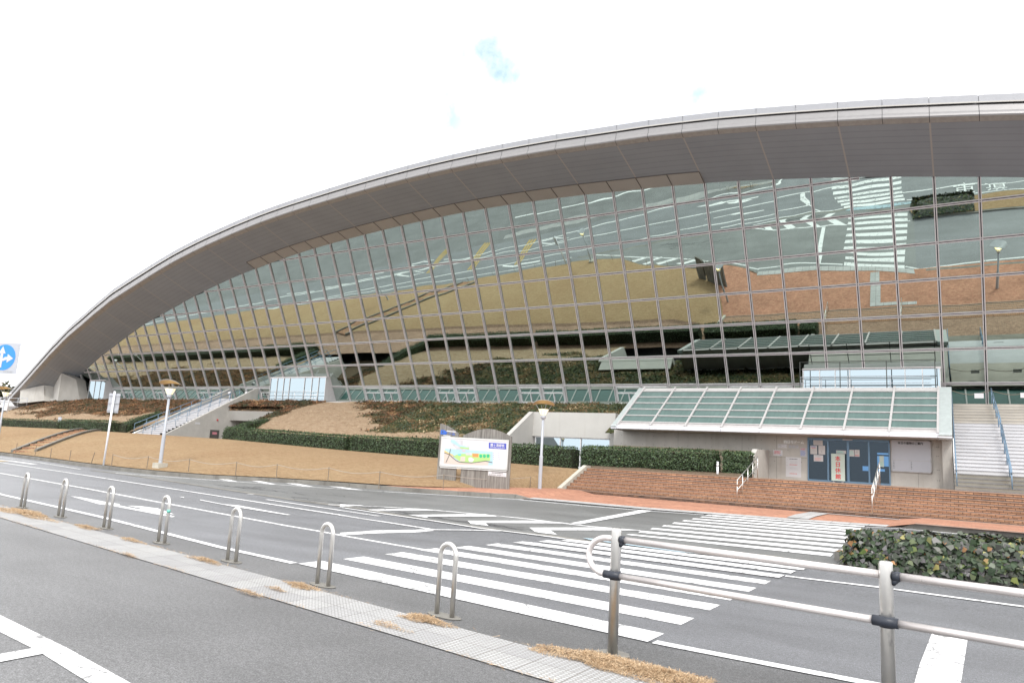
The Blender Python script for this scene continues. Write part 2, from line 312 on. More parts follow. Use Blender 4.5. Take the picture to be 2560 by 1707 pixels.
M['map_sea'] = flat('map_sea', (.36, .54, .62), .6, var=.03); M['map_green'] = flat('map_green', (.36, .56, .20), .6, var=.05); M['map_dgreen'] = flat('map_dark_green', (.03, .42, .20), .6)
M['map_orange'] = flat('map_orange', (.65, .27, .09), .6); M['map_land'] = flat('map_land', (.55, .48, .43), .6, var=.02); M['map_grey'] = flat('map_grey', (.5, .5, .53), .6); M['map_road'] = flat('map_road', (.10, .10, .10), .6)
M['map_teal'] = flat('map_teal', (.1, .5, .6), .6); M['map_yellow'] = flat('map_yellow', (.6, .48, .2), .6); M['map_pink'] = flat('map_pink', (.6, .42, .45), .6)
M['sign_indigo'] = flat('sign_indigo', (.06, .08, .42), .5); M['logo_blue'] = flat('logo_blue', (.03, .12, .5), .5)
M['letter_metal'] = mk_metal('letter_metal', (.72, .72, .70), .35, .4)
def mk_wood():
    n = NT('weathered_timber'); n.set(rough=.9, spec=.2); v = n.co(scale=(9, 9, .5))
    f = n.noise(v, 2.2, 6, .7); f2 = n.noise(n.co(), .9, 4)
    c = n.ramp(f, [(.3, (.11, .105, .095)), (.5, (.215, .205, .19)), (.7, (.31, .30, .28))]); n.color(n.mix(1, c, n.ramp(f2, [(.3, .85), (.7, 1.1)]), 'MULTIPLY')); n.bump(f, .5, .01); return n.m
M['timber'] = mk_wood()
def mk_emit(name, col, st):
    n = NT(name); n.set(col=(.8, .8, .7), em=col, es=st, rough=.3); return n.m
M['lamp_glow'] = mk_emit('lit_lamp_glass', (1, .82, .42), .42)
M['lamp_bulb'] = mk_emit('lit_lamp_bulb', (1, .86, .5), 3)
M['lamp_dish_top'] = flat('lamp_dish_top', (.30, .31, .33), .4); M['lamp_dish'] = flat('lamp_dish_underside', (.42, .30, .19), .5, var=.1)
M['rope'] = flat('grey_rope', (.38, .35, .31), .9); M['stake'] = flat('stake_wood', (.20, .16, .12), .9)
M['door_grey'] = flat('dark_door_paint', (.085, .08, .075), .5); M['door_sign'] = flat('faded_pink_sign', (.55, .22, .26), .6)
M['far_sky_window'] = mk_emit('lit_far_window', (.35, .6, .95), .42)
M['car_paint'] = flat('white_car_paint', (.7, .7, .72), .2, var=.02); M['tyre'] = flat('tyre', (.02, .02, .02), .8)

# ------------------------------------------------------------ mesh helpers
def props(o, label=None, cat=None, group=None, kind=None):
    if label: o['label'] = label
    if cat: o['category'] = cat
    if group: o['group'] = group
    if kind: o['kind'] = kind
    return o
def empty(name, loc, label, cat, group=None, rz=0):
    o = bpy.data.objects.new(name, None); COL.objects.link(o); o.location = loc; o.rotation_euler = (0, 0, rz); o.empty_display_size = .2
    bpy.context.view_layer.update()
    return props(o, label, cat, group)
def wmat(o):
    m = o.matrix_basis.copy()
    while o.parent is not None: o = o.parent; m = o.matrix_basis @ m
    return m
class MB:
    """collects faces in world space; build() links them as one mesh object"""
    def __init__(s): s.v = []; s.f = []; s.mi = []; s.uv = []
    def face(s, pts, mi=0, uv=None):
        b = len(s.v); s.v += [tuple(p) for p in pts]; s.f.append(tuple(range(b, b+len(pts)))); s.mi.append(mi); s.uv.append(uv)
    def quadgrid(s, P, mi=0, UV=None):
        P = np.asarray(P); n, m = P.shape[:2]; b = len(s.v); s.v += [tuple(p) for p in P.reshape(-1, 3)]
        for i in range(n-1):
            for j in range(m-1):
                s.f.append((b+i*m+j, b+(i+1)*m+j, b+(i+1)*m+j+1, b+i*m+j+1)); s.mi.append(mi)
                s.uv.append([tuple(UV[i][j]), tuple(UV[i+1][j]), tuple(UV[i+1][j+1]), tuple(UV[i][j+1])] if UV is not None else None)
    def box(s, x0, x1, y0, y1, z0, z1, mi=0):
        c = [(x, y, z) for z in (z0, z1) for y in (y0, y1) for x in (x0, x1)]
        for q in ((0, 2, 3, 1), (4, 5, 7, 6), (0, 1, 5, 4), (2, 6, 7, 3), (0, 4, 6, 2), (1, 3, 7, 5)): s.face([c[i] for i in q], mi)
    def prism(s, poly, vec, mi=0, cap=True):
        a = [Vector(p) for p in poly]; v = Vector(vec); b = [p+v for p in a]; n = len(a)
        if cap: s.face(a[::-1], mi); s.face(b, mi)
        for i in range(n): s.face([a[i], a[(i+1) % n], b[(i+1) % n], b[i]], mi)
    def beam(s, p, q, w, h, mi=0, upv=(0, 0, 1)):
        p, q = Vector(p), Vector(q); d = (q-p).normalized(); u = Vector(upv); sd_ = d.cross(u)
        if sd_.length < 1e-4: sd_ = d.cross(Vector((1, 0, 0)))
        sd_.normalize(); u = sd_.cross(d).normalized()
        c = [e + sd_*(a*w/2) + u*(b*h/2) for e in (p, q) for a, b in ((-1, -1), (1, -1), (1, 1), (-1, 1))]
        for f in ((0, 3, 2, 1), (4, 5, 6, 7), (0, 1, 5, 4), (1, 2, 6, 5), (2, 3, 7, 6), (3, 0, 4, 7)): s.face([c[i] for i in f], mi)
    def tube(s, pts, r, n=10, mi=0, cap=True, radii=None):
        P = [Vector(p) for p in pts]; b = len(s.v); pu = None
        for i, p in enumerate(P):
            d = (P[min(i+1, len(P)-1)] - P[max(i-1, 0)]).normalized()
            if pu is None: pu = d.orthogonal().normalized()
            pu = (pu - d*pu.dot(d)).normalized(); w = d.cross(pu); rr = radii[i] if radii else r
            for k in range(n):
                a = 2*math.pi*k/n; s.v.append(tuple(p + pu*(rr*math.cos(a)) + w*(rr*math.sin(a))))
        for i in range(len(P)-1):
            for k in range(n):
                s.f.append((b+i*n+k, b+i*n+(k+1) % n, b+(i+1)*n+(k+1) % n, b+(i+1)*n+k)); s.mi.append(mi); s.uv.append(None)
        if cap:
            s.f.append(tuple(b+k for k in range(n))[::-1]); s.mi.append(mi); s.uv.append(None)
            e = b+(len(P)-1)*n; s.f.append(tuple(e+k for k in range(n))); s.mi.append(mi); s.uv.append(None)
    def lathe(s, c, prof, n=16, mi=0):
        b = len(s.v); c = Vector(c)
        for r, z in prof:
            for k in range(n): a = 2*math.pi*k/n; s.v.append((c.x+r*math.cos(a), c.y+r*math.sin(a), c.z+z))
        for i in range(len(prof)-1):
            for k in range(n): s.f.append((b+i*n+k, b+i*n+(k+1) % n, b+(i+1)*n+(k+1) % n, b+(i+1)*n+k)); s.mi.append(mi); s.uv.append(None)
        s.f.append(tuple(b+k for k in range(n))[::-1]); s.mi.append(mi); s.uv.append(None)
        e = b+(len(prof)-1)*n; s.f.append(tuple(e+k for k in range(n))); s.mi.append(mi); s.uv.append(None)
    def build(s, name, mats, parent=None, smooth=False, uv=False, M4=None):
        me = bpy.data.meshes.new(name); V = np.array(s.v, float)
        org = None
        if parent is None and M4 is None:
            org = Vector((V[:, 0].mean(), V[:, 1].mean(), V[:, 2].min()))
        inv = wmat(parent).inverted() if (parent is not None and M4 is None) else None
        if inv is not None:
            A = np.array(inv); V = V @ A[:3, :3].T + A[:3, 3]
        me.from_pydata([tuple(x) for x in V], [], s.f)
        if not isinstance(mats, (list, tuple)): mats = [mats]
        for m in mats: me.materials.append(M[m])
        me.polygons.foreach_set('material_index', s.mi)
        if smooth: me.polygons.foreach_set('use_smooth', [True]*len(s.f))
        if uv:
            L = me.uv_layers.new(name='UVMap'); k = 0; W = np.array(s.v, float); data = np.zeros((len(me.loops), 2))
            for fi, f in enumerate(s.f):
                if s.uv[fi] is not None:
                    for q in s.uv[fi]: data[k] = q; k += 1
                    continue
                nrm = me.polygons[fi].normal; ax = max(range(3), key=lambda i: abs(nrm[i]))
                for vi in f:
                    w = W[vi]; data[k] = (w[0], w[1]) if ax == 2 else ((w[0], w[2]) if ax == 1 else (w[1], w[2])); k += 1
            L.data.foreach_set('uv', data.ravel())
        me.update()
        o = bpy.data.objects.new(name, me); COL.objects.link(o)
        if org is not None: me.transform(Matrix.Translation(-org)); o.location = org
        if parent is not None: o.parent = parent
        if parent is None: bpy.context.view_layer.update()
        return o
def top(mb, name, mats, label, cat, group=None, **k): return props(mb.build(name, mats, None, **k), label, cat, group)
def struct(mb, name, mats, label=None, **k): return props(mb.build(name, mats, None, **k), label, None, None, 'structure')

def copy_tree(root, loc, rz=None, label=None):
    c = root.copy(); COL.objects.link(c); c.location = loc
    if rz is not None: c.rotation_euler = (0, 0, rz)
    if label: c['label'] = label
    for ch in list(root.children):
        d = ch.copy(); COL.objects.link(d); d.parent = c
        for g in list(ch.children):
            e = g.copy(); COL.objects.link(e); e.parent = d
    return c

def text(body, size, center, right, upv, mat, name, parent, ext=.002, width=None, align='CENTER', bold=0.0, lift=0.0):
    """lettering as a thin mesh; right/up give its plane"""
    cu = bpy.data.curves.new(name, 'FONT'); cu.body = body; cu.size = size; cu.align_x = align; cu.align_y = 'CENTER'; cu.extrude = ext; cu.resolution_u = 5
    t = bpy.data.objects.new('tmp', cu); COL.objects.link(t); bpy.context.view_layer.update()
    me = bpy.data.meshes.new_from_object(t.evaluated_get(bpy.context.evaluated_depsgraph_get()))
    COL.objects.unlink(t); bpy.data.objects.remove(t)
    if len(me.vertices) == 0: return None
    co = np.zeros(len(me.vertices)*3); me.vertices.foreach_get('co', co); co = co.reshape(-1, 3)
    if align == 'CENTER': co[:, 0] -= (co[:, 0].max()+co[:, 0].min())/2
    else: co[:, 0] -= co[:, 0].min()
    co[:, 1] -= (co[:, 1].max()+co[:, 1].min())/2
    if width: co[:, 0] *= width/(co[:, 0].max()-co[:, 0].min())
    if bold:      # thicker strokes: a few shifted layers
        bm = bmesh.new(); me.vertices.foreach_set('co', co.ravel()); bm.from_mesh(me); src = bm.copy(); src_me = me.copy()
        for k, (dx, dy) in enumerate(((bold, 0), (-bold, 0), (0, bold), (0, -bold))):
            m2 = src_me.copy(); m2.transform(Matrix.Translation((dx, dy, .0004*(k+1)))); bm.from_mesh(m2); bpy.data.meshes.remove(m2)
        bm.to_mesh(me); bm.free(); src.free(); bpy.data.meshes.remove(src_me); co = np.zeros(len(me.vertices)*3); me.vertices.foreach_get('co', co); co = co.reshape(-1, 3)
    r, u = np.array(Vector(right).normalized()), np.array(Vector(upv).normalized()); nn = np.cross(r, u)
    W = np.array(center) + nn*lift + co[:, :1]*r + co[:, 1:2]*u + co[:, 2:3]*nn
    if parent is not None:
        A = np.array(wmat(parent).inverted()); W = W @ A[:3, :3].T + A[:3, 3]
    me.vertices.foreach_set('co', W.ravel()); me.materials.clear(); me.materials.append(M[mat]); me.update(); me.name = name
    o = bpy.data.objects.new(name, me); COL.objects.link(o); o.parent = parent
    return o

# value noise used for the planting
_g = rng.random((64, 64))
def vnoise(x, y):
    x = np.asarray(x, float); y = np.asarray(y, float); xi = np.floor(x).astype(int); yi = np.floor(y).astype(int); fx = x-xi; fy = y-yi
    fx = fx*fx*(3-2*fx); fy = fy*fy*(3-2*fy); g = lambda a, b: _g[a % 64, b % 64]
    return (g(xi, yi)*(1-fx)+g(xi+1, yi)*fx)*(1-fy)+(g(xi, yi+1)*(1-fx)+g(xi+1, yi+1)*fx)*fy
def fbm(x, y, o=4):
    s = 0; a = .5; t = 0
    for k in range(o): s = s+a*vnoise(x*2**k+17*k, y*2**k+31*k); t += a; a *= .55
    return s/t

def leaves(name, P, N, size, mat, parent=None, shape='diamond', tint=None, jitter=.8, zlong=1.0):
    """many small leaf faces; P points, N preferred normals"""
    n = len(P); P = np.asarray(P, float); N = np.asarray(N, float)+rng.normal(0, jitter, (n, 3)); N /= np.linalg.norm(N, axis=1)[:, None]
    a = rng.normal(0, 1, (n, 3)); U = np.cross(N, a); U /= np.linalg.norm(U, axis=1)[:, None]; V = np.cross(N, U)
    sz = (size*rng.uniform(.6, 1.3, n))[:, None]
    if shape == 'diamond': T = [(-.5, 0, 0), (0, -.32, .05), (.5, 0, 0), (0, .32, .05)]
    elif shape == 'ivy': T = [(-.5, 0, 0), (-.25, -.42, -.06), (.08, -.22, .0), (.5, 0, -.1), (.08, .22, .0), (-.25, .42, -.06)]
    else: T = [(-.5, -.03, 0), (.5, 0, .1), (-.5, .03, 0)]
    k = len(T); W = np.concatenate([P+sz*(U*t[0]*zlong+V*t[1]+N*t[2]) for t in T], 1).reshape(-1, 3)
    org = None
    if parent is not None:
        A = np.array(wmat(parent).inverted()); W = W @ A[:3, :3].T + A[:3, 3]
    else:
        org = Vector((W[:, 0].mean(), W[:, 1].mean(), W[:, 2].min())); W = W-np.array(org)
    me = bpy.data.meshes.new(name); me.vertices.add(n*k); me.vertices.foreach_set('co', W.ravel())
    me.loops.add(n*k); me.loops.foreach_set('vertex_index', np.arange(n*k)); me.polygons.add(n)
    me.polygons.foreach_set('loop_start', np.arange(n)*k); me.polygons.foreach_set('loop_total', np.full(n, k))
    me.materials.append(M[mat]); me.update(calc_edges=True)
    at = me.color_attributes.new('tint', 'FLOAT_COLOR', 'POINT'); t0 = rng.random(n) if tint is None else tint
    c = np.ones((n, k, 4)); c[:, :, 0] = t0[:, None]; c[:, :, 1] = rng.random(n)[:, None]; at.data.foreach_set('color', c.ravel())
    o = bpy.data.objects.new(name, me); COL.objects.link(o); o.parent = parent
    if org is not None: o.location = org; bpy.context.view_layer.update()
    return o

# ------------------------------------------------------------ terrain functions
def zt(Y): return .028*np.clip(np.asarray(Y, float)-12, 0, 14)
CURB = np.array([(-130,25.5),(-80,22.3),(-60,21.1),(-47.3,20.2),(-41.8,19.6),(-36.2,18.85),(-32,18.5),(-29.2,18.5),(-26.5,18.9),(-25.3,19.55),(-24.1,20.2),(-21.9,20.9),(-19.1,21.35),(-17.6,21.5),(-15.8,21.9),(-14.7,22.4),(-13.9,22.8)])
CRX = [-120,-71,-58,-47.4,-40,-29.8,-23.2,-18.5,-15.2]; CRZ = [1.9,1.975,2.02,1.96,1.91,1.65,1.55,1.50,1.42]
TOE = [(-130,25.5),(-80,22.3),(-60,21.1),(-47.3,20.2),(-41.8,19.6),(-36.2,18.85),(-32,18.5),(-29.2,18.5),(-26.5,18.9),(-25.3,19.55),(-24.1,20.2),(-21.9,20.9),(-19.1,21.5),(-17.6,22.3),(-16.6,24.3),(-15.9,26.6),(-15.42,28.9)]
yc_ = lambda X: np.interp(X, CURB[:, 0], CURB[:, 1]); yt_ = lambda X: np.interp(X, [p[0] for p in TOE], [p[1] for p in TOE]); ycr_ = lambda X: np.interp(X, [-19, -15.4], [30, 31.3]); zc_ = lambda X: np.interp(X, CRX, CRZ)
def lawn(X, Y):
    yc = yt_(X); z0 = np.minimum(zt(yc)+.15, .45); t = np.clip((Y-yc)/(ycr_(X)-yc), 0, 1); return z0+(zc_(X)-z0)*(1-(1-t)**1.5)

# ============================================================ SETTING
def sheet(pts, z, mb=None, mi=0):
    mb = mb or MB(); mb.face([(p[0], p[1], z) for p in pts], mi); return mb
# parking lot and near ground: one big sheet
mb = MB(); ys = [-400, -40, -10, 0, 6, 12]+[12+1.4*k for k in range(1, 11)]+[30, 60, 400]
for a, b in zip(ys[:-1], ys[1:]):
    g0, g1 = (-.004 if a <= 12 else -.03), (-.004 if b <= 12 else -.03); mb.face([(-500, a, float(zt(a))+g0), (300, a, float(zt(a))+g0), (300, b, float(zt(b))+g1), (-500, b, float(zt(b))+g1)])
struct(mb, 'ground', 'lot')
ROADNEAR = [(-130,24.0),(-60,14.6),(-40,11.9),(-25.07,9.82),(-10.49,7.97),(-2.41,7.1),(6,7.1),(60,9)]
mb = MB(); xs = np.concatenate([np.linspace(-130, -16, 58), np.linspace(-14, 12, 14), [30, 60]])
rn = np.array(ROADNEAR)
def road_y0(x): return np.interp(x, rn[:, 0], rn[:, 1])
def road_y1(x): return yc_(x)+.05 if x < -13.9 else np.interp(x, [-13.9, -11.3, -9, -6.5, -4.9, -2.1, -1.75, 60], [22.85, 22.95, 22.95, 23.4, 23.6, 24.3, 24.55, 24.6])
G = []
for x in xs:
    a, b = road_y0(x), road_y1(x); G.append([(x, y, float(zt(y))) for y in (list(np.linspace(a, 12, 5)[:-1])+list(np.linspace(12, b, 10)) if a < 11.9 else np.linspace(a, b, 14))])
mb.quadgrid(G); road = struct(mb, 'road', 'road')
# older, browner surfaces: the slip lane by the lawn and the lane under the crossing
GUT = [(-32.50,17.49,0.15), (-29.46,17.31,0.15), (-24.36,16.57,0.13), (-19.957,15.896,0.109), (-17.440,15.491,0.098), (-15.662,15.350,0.094), (-14.218,15.277,0.092), (-12.048,14.695,0.075), (-10.391,14.455,0.069), (-8.956,14.301,0.064), (-7.912,14.442,0.068), (-6.933,14.291,0.064), (-3.386,15.309,0.093), (-1.886,14.783,0.078), (-0.954,14.830,0.079)]
def strip(mb, pts, w, z, mi=0, wdir=None, sub=1):
    """flat band along a polyline on the road, following its slope"""
    P = [Vector((p[0], p[1], 0)) for p in pts]
    Q = []
    for i in range(len(P)-1):
        k = max(1, int((P[i+1]-P[i]).length/1.5))
        for j in range(k): Q.append(P[i].lerp(P[i+1], j/k))
    Q.append(P[-1]); L = []; Rr = []
    for i, p in enumerate(Q):
        d = (Q[min(i+1, len(Q)-1)]-Q[max(i-1, 0)]).normalized(); nrm = Vector((-d.y, d.x, 0)); ww = w
        L.append(p+nrm*ww/2); Rr.append(p-nrm*ww/2)
    for i in range(len(Q)-1):
        mb.face([(q.x, q.y, float(zt(q.y))+z*(.35 if q.y < 12.5 else 1)) for q in (Rr[i], Rr[i+1], L[i+1], L[i])], mi)
def patch(mb, pts, z, mi=0):
    k = .35 if min(p[1] for p in pts) < 12.4 else 1
    mb.face([(p[0], p[1], float(zt(p[1]))+z*k) for p in pts], mi)
mb = MB(); gx = [p[0] for p in GUT]; gy = [p[1] for p in GUT]; o_ = np.argsort(gx); gx = np.array(gx)[o_]; gy = np.array(gy)[o_]
G = []
for x in np.linspace(gx[0]+.3, -1.9, 60):
    a = np.interp(x, gx, gy); b = road_y1(x)-.08; 
    if b-a < .15: continue
    G.append([(x, y, float(zt(y))+.004) for y in np.linspace(a, b, 10)])
mb.quadgrid(G); mb.build('slip_lane', 'road_old', road)
mb = MB(); strip(mb, [(x, y+.05, 0) for x, y in zip(gx, gy)], .22, .010); mb.build('gutter_line', 'kerb', road)
# cracked, darker patches on the slip lane
mb = MB()
for c, a, b in (((-20.37,18.05,0.17), 2.2, .55), ((-16.736,15.935,0.110), 2.0, .35), ((-14.385,15.612,0.101), 1.3, .25), ((-12.821,15.362,0.094), 1.3, .28), ((-10.885,15.130,0.088), 1.0, .22), ((-21.85,17.38,0.15), 1.8, .3)):
    for k in range(14):
        x = c[0]+random.uniform(-a, a); y = c[1]+random.uniform(-b, b); pts = [(x, y, 0)]
        for s_ in range(4): x += random.uniform(.1, .5); y += random.uniform(-.16, .12); pts.append((x, y, 0))
        strip(mb, pts, random.uniform(.012, .035), .007)
mb.build('cracks', 'joint', road)

# painted markings, children of the road
def mark(name, polys=(), strips=(), mat='paint', z=.012):
    mb = MB()
    for p in polys: patch(mb, p, z)
    for pts, w in strips: strip(mb, pts, w, z)
    return mb.build(name, mat, road)
mark('edge_line', strips=[([(-21.83,9.49,0.00), (-15.504,8.733,0.000), (-10.463,7.911,0.000), (-8.469,7.725,-0.000)], .14), ([(-2.671,7.179,0.000), (-2.408,7.171,0.000), (-0.726,7.176,0.000), (3, 7.22, 0), (40, 8, 0)], .15)])
mark('edge_line', strips=[([(-120, 25, 0), (-60, 17.6, 0), (-21.83,9.49,0.00)], .14)])
mark('lane_line', strips=[([(-70, 18.6, 0), (-31.34,13.50,0.04), (-25.29,12.79,0.02), (-21.26,12.34,0.01), (-17.204,11.791,0.000), (-12.538,11.103,0.000), (-11.473,11.006,0.000), (-10.596,10.862,0.000), (-8.310,10.612,-0.000)], .12)])
mark('lane_line', strips=[([(-80, 22.3, 0), (-39.27,16.84,0.14), (-30.12,15.77,0.11), (-21.54,14.69,0.08), (-11.845,13.473,0.041), (-13.456,13.625,0.046), (-11.731,13.449,0.041), (-10.217,13.264,0.035)], .12)])
mark('edge_line', strips=[([(-80, 22.0, 0), (-44.54,19.06,0.20), (-39.07,18.48,0.18), (-33.29,17.50,0.15)], .10)])
mark('edge_line', strips=[([(-30.40,17.45,0.15), (-28.33,17.98,0.17), (-26.09,18.44,0.18), (-23.23,19.18,0.20), (-20.40,19.91,0.22), (-18.27,20.65,0.24)], .12), ([(-19.96,20.08,0.23), (-18.15,20.67,0.24), (-15.91,21.53,0.27), (-13.37,22.54,0.30), (-13.45,22.40,0.29), (-10.97,22.38,0.29), (-8.84,22.63,0.30), (-7.05,23.09,0.31)], .13)])
for a, b, c in (((-40.99,17.91,0.17), (-37.45,17.53,0.15), .3), ((-42.57,17.51,0.15), (-40.99,17.84,0.16), .3)):
    mark('direction_arrow', strips=[([a, b], c)])
for q in ([(225,190),(360,195),(480,222),(460,228)], ):
    pass
mark('verge_tick', polys=[[(-26.07,19.23,0.20), (-25.83,19.52,0.21), (-24.46,18.97,0.20), (-24.51,18.72,0.19)]])
mark('verge_tick', polys=[[(-24.65,19.78,0.22), (-24.41,20.05,0.23), (-22.50,19.33,0.21), (-22.71,19.13,0.20)]])
mark('verge_tick', polys=[[(-23.08,20.17,0.23), (-22.72,20.49,0.24), (-20.96,19.81,0.22), (-21.14,19.58,0.21)]])
mark('verge_tick', polys=[[(-21.10,20.58,0.24), (-20.69,20.81,0.25), (-19.16,20.46,0.24), (-19.38,20.18,0.23)]])
mark('hatched_zone_border', strips=[([(-15.662,15.350,0.094), (-15.029,15.844,0.108), (-14.339,16.255,0.119), (-14.671,16.080,0.114), (-13.381,16.641,0.130), (-12.157,16.871,0.136), (-10.104,17.094,0.143), (-9.091,16.982,0.139), (-8.058,16.935,0.138), (-6.825,17.196,0.145)], .13)])
mark('hatched_zone_border', strips=[([(-14.881,15.039,0.085), (-12.892,14.755,0.077), (-11.195,14.572,0.072), (-9.592,14.283,0.064), (-8.437,14.309,0.065), (-7.802,14.280,0.064), (-6.878,14.179,0.061)], .10)], z=.018)
for P_ in ([(-15.539,15.693,0.103), (-14.973,16.075,0.114), (-14.962,15.489,0.098), (-15.040,15.198,0.090)], [(-14.051,15.225,0.090), (-13.381,16.641,0.130), (-12.711,16.873,0.136), (-13.611,15.184,0.089)], [(-12.481,15.150,0.088), (-11.373,17.085,0.142), (-10.815,16.867,0.136), (-11.934,15.287,0.092), (-11.756,14.982,0.083)],
           [(-10.705,15.318,0.093), (-9.806,16.595,0.129), (-9.457,17.010,0.140), (-8.705,17.075,0.142), (-10.145,15.300,0.092), (-9.748,14.845,0.080), (-10.263,14.828,0.079)],
           [(-8.925,15.369,0.094), (-7.697,16.992,0.140), (-6.838,17.179,0.145), (-8.338,15.342,0.094), (-7.829,14.745,0.077), (-8.367,14.710,0.076)]):
    mark('hatch_stripe', polys=[P_], z=.016)
mark('stop_line', polys=[[(-8.705,17.075,0.142), (-8.99,22.75,0.30), (-8.61,22.72,0.30), (-8.422,17.093,0.143)]], z=.020)
mark('stop_line', polys=[[(-10.972,11.156,0.000), (-10.890,12.200,0.006), (-10.435,12.923,0.026), (-10.305,13.375,0.039), (-10.066,13.128,0.032), (-10.136,12.561,0.016), (-10.532,11.807,0.000), (-10.636,10.822,0.000)]], mat='paint_old', z=.020)
mark('lane_line', strips=[([(-10.199,13.156,0.032), (-9.657,13.750,0.049), (-9.039,14.264,0.063)], .12)], z=.016)
mark('lane_line', strips=[([(-14.305,14.468,0.069), (-12.734,14.280,0.064)], .10), ([(-17.780,14.893,0.081), (-15.326,14.615,0.073), (-12.732,14.308,0.065)], .11)])
mark('lane_line', strips=[([(-19.582,15.633,0.102), (-19.339,15.652,0.102)], .1)])
# arrows
mark('direction_arrow', polys=[[(-20.96,10.85,0.00), (-20.40,10.90,0.00), (-18.907,10.736,0.000), (-18.317,10.729,0.000), (-17.991,10.523,-0.000), (-15.092,10.157,0.000), (-14.964,9.997,-0.000), (-17.779,10.284,0.000), (-18.219,10.374,0.000), (-18.396,10.246,-0.000)],
                               [(-17.882,10.661,0.000), (-17.612,10.868,-0.000), (-16.953,10.915,-0.000), (-15.506,10.409,0.000), (-16.069,10.319,0.000), (-16.792,10.373,-0.000), (-17.107,10.563,-0.000)]], z=.013)
mark('direction_arrow', polys=[[(-18.691,13.292,0.036), (-17.236,13.000,0.028), (-16.728,13.116,0.031), (-15.669,12.933,0.026), (-14.208,12.696,0.019), (-14.211,12.600,0.017), (-15.796,12.738,0.021), (-16.521,12.810,0.023), (-18.489,13.152,0.032)]], z=.013)
mark('direction_arrow', polys=[[(-19.693,13.299,0.036), (-19.565,13.370,0.038), (-19.306,13.197,0.034)]], z=.013)
# zebra crossing: each stripe its own part
def stripe(a, b, c, d, mat='paint'): mark('crosswalk_stripe', polys=[[a, b, c, d]], mat=mat, z=.014)
FL_t = [(-6.90,22.43,0.29), (-6.91,21.59,0.27), (-6.92,20.77,0.25), (-6.906,19.907,0.221), (-6.855,18.956,0.195), (-6.815,18.020,0.169), (-6.792,17.166,0.145), (-6.741,16.283,0.120)]
FL_b = [(-6.88,22.10,0.28), (-6.86,21.25,0.26), (-6.87,20.42,0.24), (-6.831,19.471,0.209), (-6.791,18.575,0.184), (-6.768,17.678,0.159), (-6.710,16.761,0.133), (-6.734,16.079,0.114)]
FR_t = [(-2.57,24.30,0.34), (-2.57,23.41,0.32), (-2.55,22.52,0.29), (-2.53,21.60,0.27), (-2.50,20.59,0.24), (-2.467,19.621,0.213), (-2.435,18.632,0.186), (-2.409,17.698,0.160), (-2.393,16.796,0.134)]
FR_b = [(-2.56,23.80,0.33), (-2.54,22.75,0.30), (-2.53,21.98,0.28), (-2.51,21.03,0.25), (-2.49,20.06,0.23), (-2.459,19.076,0.198), (-2.424,18.108,0.171), (-2.390,17.154,0.144), (-2.371,16.279,0.120)]
FAR0 = (-6.96,23.18,0.31), (-6.89,22.32,0.29)
ft = lambda L, x0, x1: L
Lt = [(-6.97,23.25,0.31)]+FL_t; Lb = [(-6.95,22.81,0.30)]+FL_b
# left and right ends run along two straight edges
XL = lambda y: -6.95-(y-15)*.105
XR = lambda y: -2.42-(y-15)*.028
ytops = [(t[1], b[1]) for t, b in zip(FR_t, FR_b)]
# far stripes: ends measured, near-parallel to the kerb; the left ends sit a little nearer
for i in range(9):
    rt_, rb_ = FR_t[i], FR_b[i]
    if i < 9:
        if i < len(Lt): lt_, lb_ = Lt[i], Lb[i]
        stripe((rb_[0], rb_[1], 0), (rt_[0], rt_[1], 0), (lt_[0], lt_[1], 0), (lb_[0], lb_[1], 0))
NL = [(-7.310,13.880,0.053), (-7.562,13.390,0.039), (-7.824,12.863,0.024), (-8.029,12.235,0.007), (-8.109,11.366,0.000), (-8.320,10.562,0.000), (-8.335,9.582,0.000), (-8.372,8.629,-0.000)]
NLt = [(-6.986,14.194,0.061), (-7.373,13.675,0.047), (-7.632,13.150,0.032), (-7.904,12.467,0.013), (-8.082,11.758,0.000), (-8.159,10.847,-0.000), (-8.296,9.990,0.000), (-8.332,9.050,0.000)]
NRt = [(-2.431,14.325,0.065), (-2.495,13.990,0.056), (-2.595,13.610,0.045), (-2.647,13.031,0.029), (-2.711,12.410,0.011), (-2.742,11.623,0.000), (-2.727,10.224,-0.000), (-2.761,9.689,0.000), (-2.747,8.658,-0.000), (-2.710,7.558,0.000)]
NRb = [(-2.452,14.158,0.060), (-2.521,13.863,0.052), (-2.624,13.388,0.039), (-2.686,12.883,0.025), (-2.704,12.123,0.003), (-2.707,11.127,0.000), (-2.755,10.148,0.000), (-2.744,9.252,-0.000), (-2.725,8.153,0.000), (-2.725,7.124,0.000)]
yr = [(14.62, 14.2), (13.75, 13.3), (12.85, 12.4), (11.95, 11.5), (11.0, 10.53), (10.12, 9.62), (9.25, 8.72), (8.35, 7.82)]
